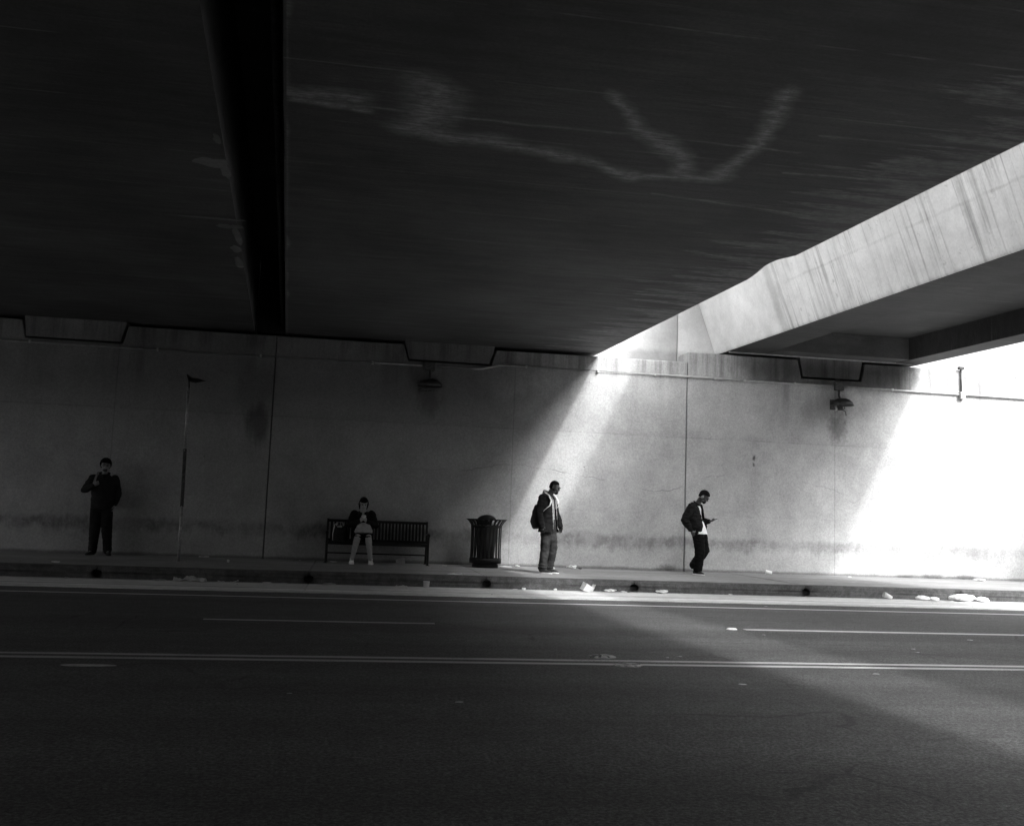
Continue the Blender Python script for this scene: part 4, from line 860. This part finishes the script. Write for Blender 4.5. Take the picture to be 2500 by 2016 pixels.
    solid('beard', bm, .006, M_hair, t, 2, .002, (60, 60, 60))
    return t, J
man, JM = man_backpack()
def backpack(loc_, rz, tilt_, label, size=(.30, .18, .46), m=M_pack, zc=1.05, yc=.24, straps=True, strap_m=M_strap, ts=1, sides=(-1, 1), sw_=.028):
    t = empty('backpack', loc_, rz, label=label, cat='backpack')
    bm = bmesh.new(); a, b, c = size
    tube(bm, [V((0, yc, zc-c/2)), V((0, yc, zc-c*.42)), V((0, yc+.01, zc-c*.1)), V((0, yc, zc+c*.25)), V((0, yc-.02, zc+c*.44)), V((0, yc-.04, zc+c/2))], [(a*.40, b*.36), (a*.5, b*.5), (a*.52, b*.56), (a*.48, b*.5), (a*.38, b*.4), (a*.2, b*.25)], (1, 0, 0), 24)
    solid('bag_body', bm, .01, m, t, 4, .006, (7, 7, 7), 6)
    bm = bmesh.new(); tube(bm, [V((0, yc+b*.42, zc-c*.36)), V((0, yc+b*.5, zc-c*.2)), V((0, yc+b*.46, zc+.02))], [(a*.34, .03), (a*.38, .045), (a*.32, .02)], (1, 0, 0), 16); solid('front_pocket', bm, .01, m, t, 3, .003, (9, 9, 9), 2)
    if straps:
        for s__ in sides:
            P = [(s__*.10, yc-.09, zc+.20), (s__*.118, .13, 1.475*ts), (s__*.125, .04, 1.525*ts), (s__*.125, -.06, 1.475*ts), (s__*.145, -.125, 1.37*ts), (s__*.175, -.11, 1.28*ts), (s__*.205, -.02, 1.20*ts), (s__*.19, .12, 1.05*ts)]
            o = mobj('strap', tube(bmesh.new(), [V(p) for p in P], [(sw_, .007)]*5+[(sw_*.8, .006), (.010, .004), (.010, .004)], (1, 0, 0), 10), strap_m, t, True)
    mobj('handle', tube(bmesh.new(), [(-.04, yc-.08, zc+c*.47), (-.03, yc-.09, zc+c*.55), (.03, yc-.09, zc+c*.55), (.04, yc-.08, zc+c*.47)], .008, n=6), m, t, True)
    return t
backpack((3.85, 18.56, 0), R(50), 0, 'bulky dark backpack with pale straps, worn by the bowed man in the light', zc=1.06)

# ---- the man by the wall joint, ankles crossed, reading his phone
def man_phone():
    Q = head_rot(38, 4)
    J = dict(s=V((1, 0, 0)), pel=V((0, .03, .92)), wai=V((0, .07, 1.06)), che=V((0, .13, 1.25)), top=V((0, .10, 1.43)), head=V((0, -.075, 1.595)), Q=Q,
        hipL=V((.08, .03, .90)), hipR=V((-.08, .03, .90)), kneL=V((.07, -.075, .49)), kneR=V((-.05, -.02, .49)), ankL=V((-.02, .13, .19)), ankR=V((-.03, .03, .09)),
        heeL=V((.0, .205, .205)), toeL=V((.01, .075, .005)), heeR=V((-.03, .12, 0)), toeR=V((-.09, -.13, 0)),
        shoL=V((.18, .10, 1.38)), shoR=V((-.18, .13, 1.38)), elbL=V((.215, .09, 1.10)), elbR=V((-.27, .24, 1.10)), wriL=V((.15, -.13, 1.10)), wriR=V((-.20, .12, .91)),
        hanL=((-.35, -1, .15), (0, .1, 1), .45), hanR=((.1, -.45, -1), (1, 0, 0), .3), thL=-1)
    t = person('person', (7.28, 19.60, 0), R(50), J, M_skin, None, 'man in black bomber jacket and white tee, ankles crossed, reading a phone')
    bm = bmesh.new(); tube(bm, [V((0, .02, .79)), J['pel'], V((0, .05, 1.0))], [(.16, .12), (.18, .135), (.16, .12)], (1, 0, 0), 20)
    for S in 'LR': limb(bm, leg_pts(J['hip'+S], J['kne'+S], J['ank'+S]), [(.11, .12), (.112, .12), (.106, .11), (.10, .105), (.098, .102), (.09, .096), (.08, .09)])
    solid('trousers', bm, .008, M_black, t, 2, .008, (7, 7, 14), 9)
    shoe(t, J['heeR'], J['toeR']); shoe(t, J['heeL'], J['toeL'], upn=(0, -1, .6))
    bm = bmesh.new(); torso(bm, J, .012); tube(bm, [V((0, .0, .80)), V((0, .03, .92)), J['wai']], [(.185, .15), (.18, .145), (.165, .125)], (1, 0, 0), 20)
    solid('tee_shirt', bm, .009, M_tee, t, 2, .006, (9, 9, 4), 3, cut=lambda p: p.z < .835 + .0*p.x, thick=.004)
    bm = bmesh.new()
    tube(bm, [V((0, .04, .86)), V((0, .06, .95)), J['wai']+V((0, .02, 0)), J['che']+V((0, .01, 0)), V((0, .13, 1.38)), V((0, .10, 1.455))], [(.20, .155), (.235, .19), (.24, .195), (.235, .175), (.205, .14), (.11, .095)], (1, 0, 0), 28)
    for S in 'LR': limb(bm, [J['sho'+S], mix3(J['sho'+S], J['elb'+S], .5), J['elb'+S], mix3(J['elb'+S], J['wri'+S], .5), mix3(J['elb'+S], J['wri'+S], .95)], [(.085, .09), (.088, .092), (.082, .085), (.075, .075), (.048, .048)])
    solid('bomber_jacket', bm, .008, M_bomb, t, 2, .012, (6, 6, 11), 12, cut=lambda p: p.z < .875 or (p.y < .05 and -.085-.12*max(0, 1.25-p.z) < p.x < .06+.14*max(0, 1.25-p.z)) or (p.z > 1.44 and p.x*p.x+(p.y-.08)**2 < .07**2), thick=.008)
    bm = bmesh.new(); tube(bm, [V((.06, -.0, 1.42)), V((.085, .06, 1.46)), V((.0, .15, 1.505)), V((-.085, .06, 1.46)), V((-.06, -.0, 1.42))], [(.022, .014)]*5, (0, 0, 1), 10); solid('collar', bm, .007, M_bomb, t, 2)
    mobj('pocket_lining', tube(bmesh.new(), [(-.215, .16, .93), (-.21, .10, .90), (-.2, .03, .885)], (.012, .03), (1, 0, 0), n=8), M_hood, t, True)
    hair_cap(t, J['head'], Q, 1, .019, lambda p: p.z > .052+(.0 if p.y > 0 else -p.y*.3) or (p.y > .03-.12*max(0, p.z) and p.z > -.05))
    bm = bmesh.new(); c = J['head']; ell(bm, c+Q@V((0, -.052, -.078)), (.045, .046, .038), Q); solid('beard', bm, .006, M_hair, t, 2, .002, (60, 60, 60))
    # earphones round the ear
    h = empty('headphones', (7.28, 19.60, 0), R(50), label='silver headphones on the head of the man reading his phone', cat='headphones')
    for x in (-1, 1): mobj('ear_cup', ell(bmesh.new(), c+Q@V((x*.088, .012, -.005)), (.016, .03, .036), Q), M_galv, h, True)
    mobj('neck_band', tube(bmesh.new(), [c+Q@V(p) for p in ((-.09, .02, -.03), (-.085, .09, -.05), (0, .125, -.06), (.085, .09, -.05), (.09, .02, -.03))], (.006, .009), (0, 0, 1), 8), M_galv, h, True)
    # the phone
    ph = empty('phone', (7.28, 19.60, 0), R(50), label='slim dark phone held in front by the man with crossed ankles', cat='phone')
    bm = box(bmesh.new(), -.036, .036, -.075, .075, -.004, .004, bev=.003); mm = Matrix.Translation((.105, -.255, 1.135)) @ Matrix.Rotation(R(-18), 4, 'X'); bmesh.ops.transform(bm, matrix=mm, verts=bm.verts[:]); mobj('case', bm, M_lamp, ph)
    bm = box(bmesh.new(), -.033, .033, -.07, .07, .0045, .006); bmesh.ops.transform(bm, matrix=mm, verts=bm.verts[:]); mobj('screen', bm, plain('phone_screen', .2, .1, .02), ph)
    return t
man_phone()

# ---- the man in the shade at the left, hand on his bag strap
def man_left():
    Q = head_rot(4, 10, 3); k = 1.05
    J = dict(s=V((1, 0, 0)), pel=V((0, 0, .99)), wai=V((.0, .0, 1.13)), che=V((.0, .02, 1.34)), top=V((.0, .03, 1.545)), head=V((.01, -.01, 1.735)), Q=Q, hd=1.03,
        hipL=V((.09, 0, .95)), hipR=V((-.09, .0, .95)), kneL=V((.125, -.02, .51)), kneR=V((-.095, -.01, .51)), ankL=V((.165, .03, .09)), ankR=V((-.11, .03, .09)),
        heeL=V((.16, .07, 0)), toeL=V((.235, -.19, 0)), heeR=V((-.10, .07, 0)), toeR=V((-.18, -.18, 0)),
        shoL=V((.20, .03, 1.49)), shoR=V((-.20, .03, 1.49)), elbL=V((.27, .07, 1.20)), elbR=V((-.34, .0, 1.245)), wriL=V((.235, .0, .98)), wriR=V((-.165, -.165, 1.34)),
        hanL=((-.1, -.2, -1), (-1, 0, 0), .4), hanR=((.8, .1, .55), (0, 1, 0), .75), thR=1, thL=-1)
    t = person('person', (-4.70, 20.42, 0), R(4), J, M_skin_l, None, 'tall man with glasses in dark sweatshirt, hand on bag strap, standing in shade')
    bm = bmesh.new(); tube(bm, [V((0, 0, .84)), J['pel'], V((0, 0, 1.07))], [(.165, .12), (.18, .13), (.165, .12)], (1, 0, 0), 20)
    for S in 'LR': limb(bm, leg_pts(J['hip'+S], J['kne'+S], J['ank'+S]), [(.112, .11), (.115, .112), (.106, .10), (.10, .098), (.094, .095), (.085, .09), (.08, .088)])
    solid('trousers', bm, .008, M_chino, t, 2, .007, (7, 7, 14), 14)
    for S in 'LR': shoe(t, J['hee'+S], J['toe'+S], sole=M_shoe)
    bm = bmesh.new(); tube(bm, [V((0, 0, .90)), V((0, 0, 1.0)), J['wai'], J['che'], V((0, .025, 1.46)), V((0, .03, 1.56))], [(.20, .145), (.21, .155), (.21, .155), (.22, .155), (.195, .125), (.10, .085)], (1, 0, 0), 28)
    for S in 'LR': limb(bm, [J['sho'+S], mix3(J['sho'+S], J['elb'+S], .5), J['elb'+S], mix3(J['elb'+S], J['wri'+S], .5), mix3(J['elb'+S], J['wri'+S], .93)], [(.078, .08), (.075, .078), (.07, .072), (.06, .06), (.045, .045)])
    solid('sweatshirt', bm, .008, M_sweat, t, 2, .010, (6, 6, 9), 16)
    bm = bmesh.new(); tube(bm, [V((.075, -.06, 1.56)), V((.09, .03, 1.59)), V((0, .10, 1.61)), V((-.09, .03, 1.59)), V((-.075, -.06, 1.56)), V((0, -.09, 1.53)), V((.075, -.06, 1.56))], [(.025, .02)]*7, (0, 0, 1), 12); solid('collar', bm, .007, M_sweat, t, 2)
    c = J['head']; hair_cap(t, c, Q, 1.05, .026, lambda p: p.z > .052+(0 if p.y > -.02 else -.0) or (p.y > -.005 and abs(p.x) > .0 and p.z > -.045), rough=.009)
    bm = bmesh.new(); ell(bm, c+Q@V((0, -.056, -.078)), (.043, .046, .036), Q); solid('beard', bm, .006, M_stub, t, 2, .002, (60, 60, 60))
    gl = bmesh.new()
    for x in (-1, 1): tube(gl, [c+Q@V((x*.034+.022*math.cos(a), -.102, .012+.017*math.sin(a))) for a in [2*math.pi*i/12 for i in range(13)]], .003, (0, 1, 0), 6); tube(gl, [c+Q@V((x*.056, -.098, .016)), c+Q@V((x*.085, .0, .012))], .003, (0, 0, 1), 6)
    tube(gl, [c+Q@V((-.012, -.104, .016)), c+Q@V((.012, -.104, .016))], .003, (0, 0, 1), 6); mobj('glasses', gl, M_lamp, t)
    mobj('key_ring', tube(bmesh.new(), [(.0-.05+.014*math.cos(a), -.14, .985+.014*math.sin(a)) for a in [2*math.pi*i/10 for i in range(11)]], .003, (0, 1, 0), 6), M_galv, t)
    b = backpack((-4.70, 20.42, 0), R(4), 0, 'grey backpack slung behind the tall man in the shade', zc=1.18, strap_m=M_hood, m=M_card, size=(.36, .15, .40), yc=.20, ts=1.06, sides=(-1,), sw_=.02)
    return t
man_left()

# ---- the woman on the bench
def woman():
    Q = head_rot(26, 4)
    J = dict(s=V((1, 0, 0)), pel=V((0, .06, .53)), wai=V((0, .04, .66)), che=V((0, -.03, .85)), top=V((.0, -.07, 1.01)), head=V((.0, -.15, 1.19)), Q=Q, hs=.88, hd=.98, ls=1.22,
        hipL=V((.09, .04, .51)), hipR=V((-.09, .04, .51)), kneL=V((.12, -.36, .545)), kneR=V((-.085, -.36, .545)), ankL=V((.185, -.33, .10)), ankR=V((-.175, -.33, .10)),
        heeL=V((.185, -.28, 0)), toeL=V((.20, -.50, 0)), heeR=V((-.175, -.28, 0)), toeR=V((-.185, -.50, 0)),
        shoL=V((.17, -.06, .985)), shoR=V((-.17, -.06, .985)), elbL=V((.25, -.13, .76)), elbR=V((-.25, -.13, .76)), wriL=V((.07, -.30, .84)), wriR=V((-.055, -.30, .84)),
        hanL=((-.55, -.35, .6), (-.5, .6, 0), .6), hanR=((.55, -.35, .6), (.5, .6, 0), .6), thL=-1)
    t = person('person', (.36, 20.22, 0), R(0), J, M_skin_l, None, 'woman with headphones and bare legs, hunched over food on the bench')
    bm = bmesh.new()
    tube(bm, [V((0, .08, .44)), J['pel'], J['wai'], J['che'], V((0, -.055, .965)), V((0, -.07, 1.03))], [(.17, .13), (.185, .145), (.172, .135), (.19, .14), (.175, .12), (.10, .085)], (1, 0, 0), 26)
    for S in 'LR': limb(bm, [J['sho'+S], mix3(J['sho'+S], J['elb'+S], .5), J['elb'+S], mix3(J['elb'+S], J['wri'+S], .5), mix3(J['elb'+S], J['wri'+S], .9)], [(.08, .08), (.08, .08), (.072, .072), (.06, .06), (.045, .045)])
    solid('jacket', bm, .008, M_bomb, t, 2, .009, (7, 7, 9), 21, cut=lambda p: (p.y < -.06 and abs(p.x) < .022 and p.z > .9) , thick=.006)
    bm = bmesh.new()
    for S in 'LR': limb(bm, [J['hip'+S], mix3(J['hip'+S], J['kne'+S], .5), mix3(J['hip'+S], J['kne'+S], .93)], [(.11, .10), (.105, .09), (.095, .078)])
    ell(bm, V((0, .05, .52)), (.18, .14, .10)); solid('skirt', bm, .008, M_black, t, 3, .005, (8, 8, 8), 23)
    for S in 'LR': shoe(t, J['hee'+S], J['toe'+S], m=M_wshoe, s=1.1)
    c = J['head']; hair_cap(t, c, Q, .95, .012, lambda p: p.z > .052 or (p.y > .0 and p.z > -.10), extra=(((0, .08, .02), (.05, .05, .06)),))
    bm = bmesh.new()
    bm.free()
    for x in (-1, 1): solid('side_hair', tube(bmesh.new(), [c+Q@V((x*.072, .02, .02)), c+Q@V((x*.078, .0, -.05)), c+Q@V((x*.07, -.005, -.12))], [(.014, .022), (.015, .024), (.008, .012)], (1, 0, 0), 10), .006, M_hair, t, 1, .003, (60, 60, 20))
    
    h = empty('headphones', (.36, 20.22, 0), 0, label='over-ear headphones worn by the woman on the bench', cat='headphones')
    for x in (-1, 1):
        mobj('ear_cup', ell(bmesh.new(), c+Q@V((x*.092, .01, .0)), (.018, .034, .042), Q), M_lamp, h, True); mobj('trim', ell(bmesh.new(), c+Q@V((x*.108, .01, .012)), (.006, .012, .02), Q), M_strap, h, True)
    mobj('head_band', tube(bmesh.new(), [c+Q@V((.094*math.cos(a), .012, .008+.125*math.sin(a))) for a in [math.pi*i/14 for i in range(15)]], (.012, .005), (0, 1, 0), 8), M_lamp, h, True)
    # what she holds: a wrapped bite and, on her lap, a pale bundle
    fd = crumple('wrapped_sandwich', (.37, 19.845, .90), (.11, .07, .085), M_paper, 51, 'wrapped sandwich in the hands of the woman on the bench', cat='food', flat=.9)
    bm = bmesh.new(); tube(bm, [V((.0, 0, 0)), V((0, .01, .05)), V((.0, .03, .12)), V((0, .05, .19))], [(.17, .085), (.175, .10), (.14, .08), (.105, .05)], (1, 0, 0), 20)
    ell(bm, V((-.12, -.02, .03)), (.06, .07, .035)); o = solid('cloth_bundle', bm, .008, plain('pale_cloth', .34, .9, .15, 9, .004), None, 2, .012, (9, 9, 14), 31); o.location = (.385, 19.93, .61)
    tag(o, 'pale folded cloth bundle on the lap of the seated woman', 'cloth')
woman()
# bag beside her on the bench
t = empty('shopping_bag', (-.07, 20.22, .43), .1, label='dark shopping bag with pale trim standing on the bench left of the woman', cat='bag')
bm = bmesh.new(); tube(bm, [V((0, 0, 0)), V((0, 0, .1)), V((0, 0, .22)), V((.01, 0, .31))], [(.14, .08), (.15, .085), (.14, .07), (.11, .03)], (1, 0, 0), 20); solid('bag_body', bm, .008, M_pack, t, 2, .008, (8, 8, 8), 33)
mobj('trim', tube(bmesh.new(), [(-.155, -.075, .01), (-.16, -.08, .14), (-.14, -.08, .26), (-.12, -.05, .335), (-.06, -.05, .345)], (.009, .006), (1, 0, 0), n=8), M_strap, t, True)
mobj('handle', tube(bmesh.new(), [(-.09, -.03, .3), (-.085, -.03, .37), (.03, -.03, .375), (.05, -.03, .3)], (.008, .006), n=8), M_strap, t, True)
mobj('label_patch', BX(-.08, .02, -.098, -.09, .27, .31, bev=.004), M_card, t)
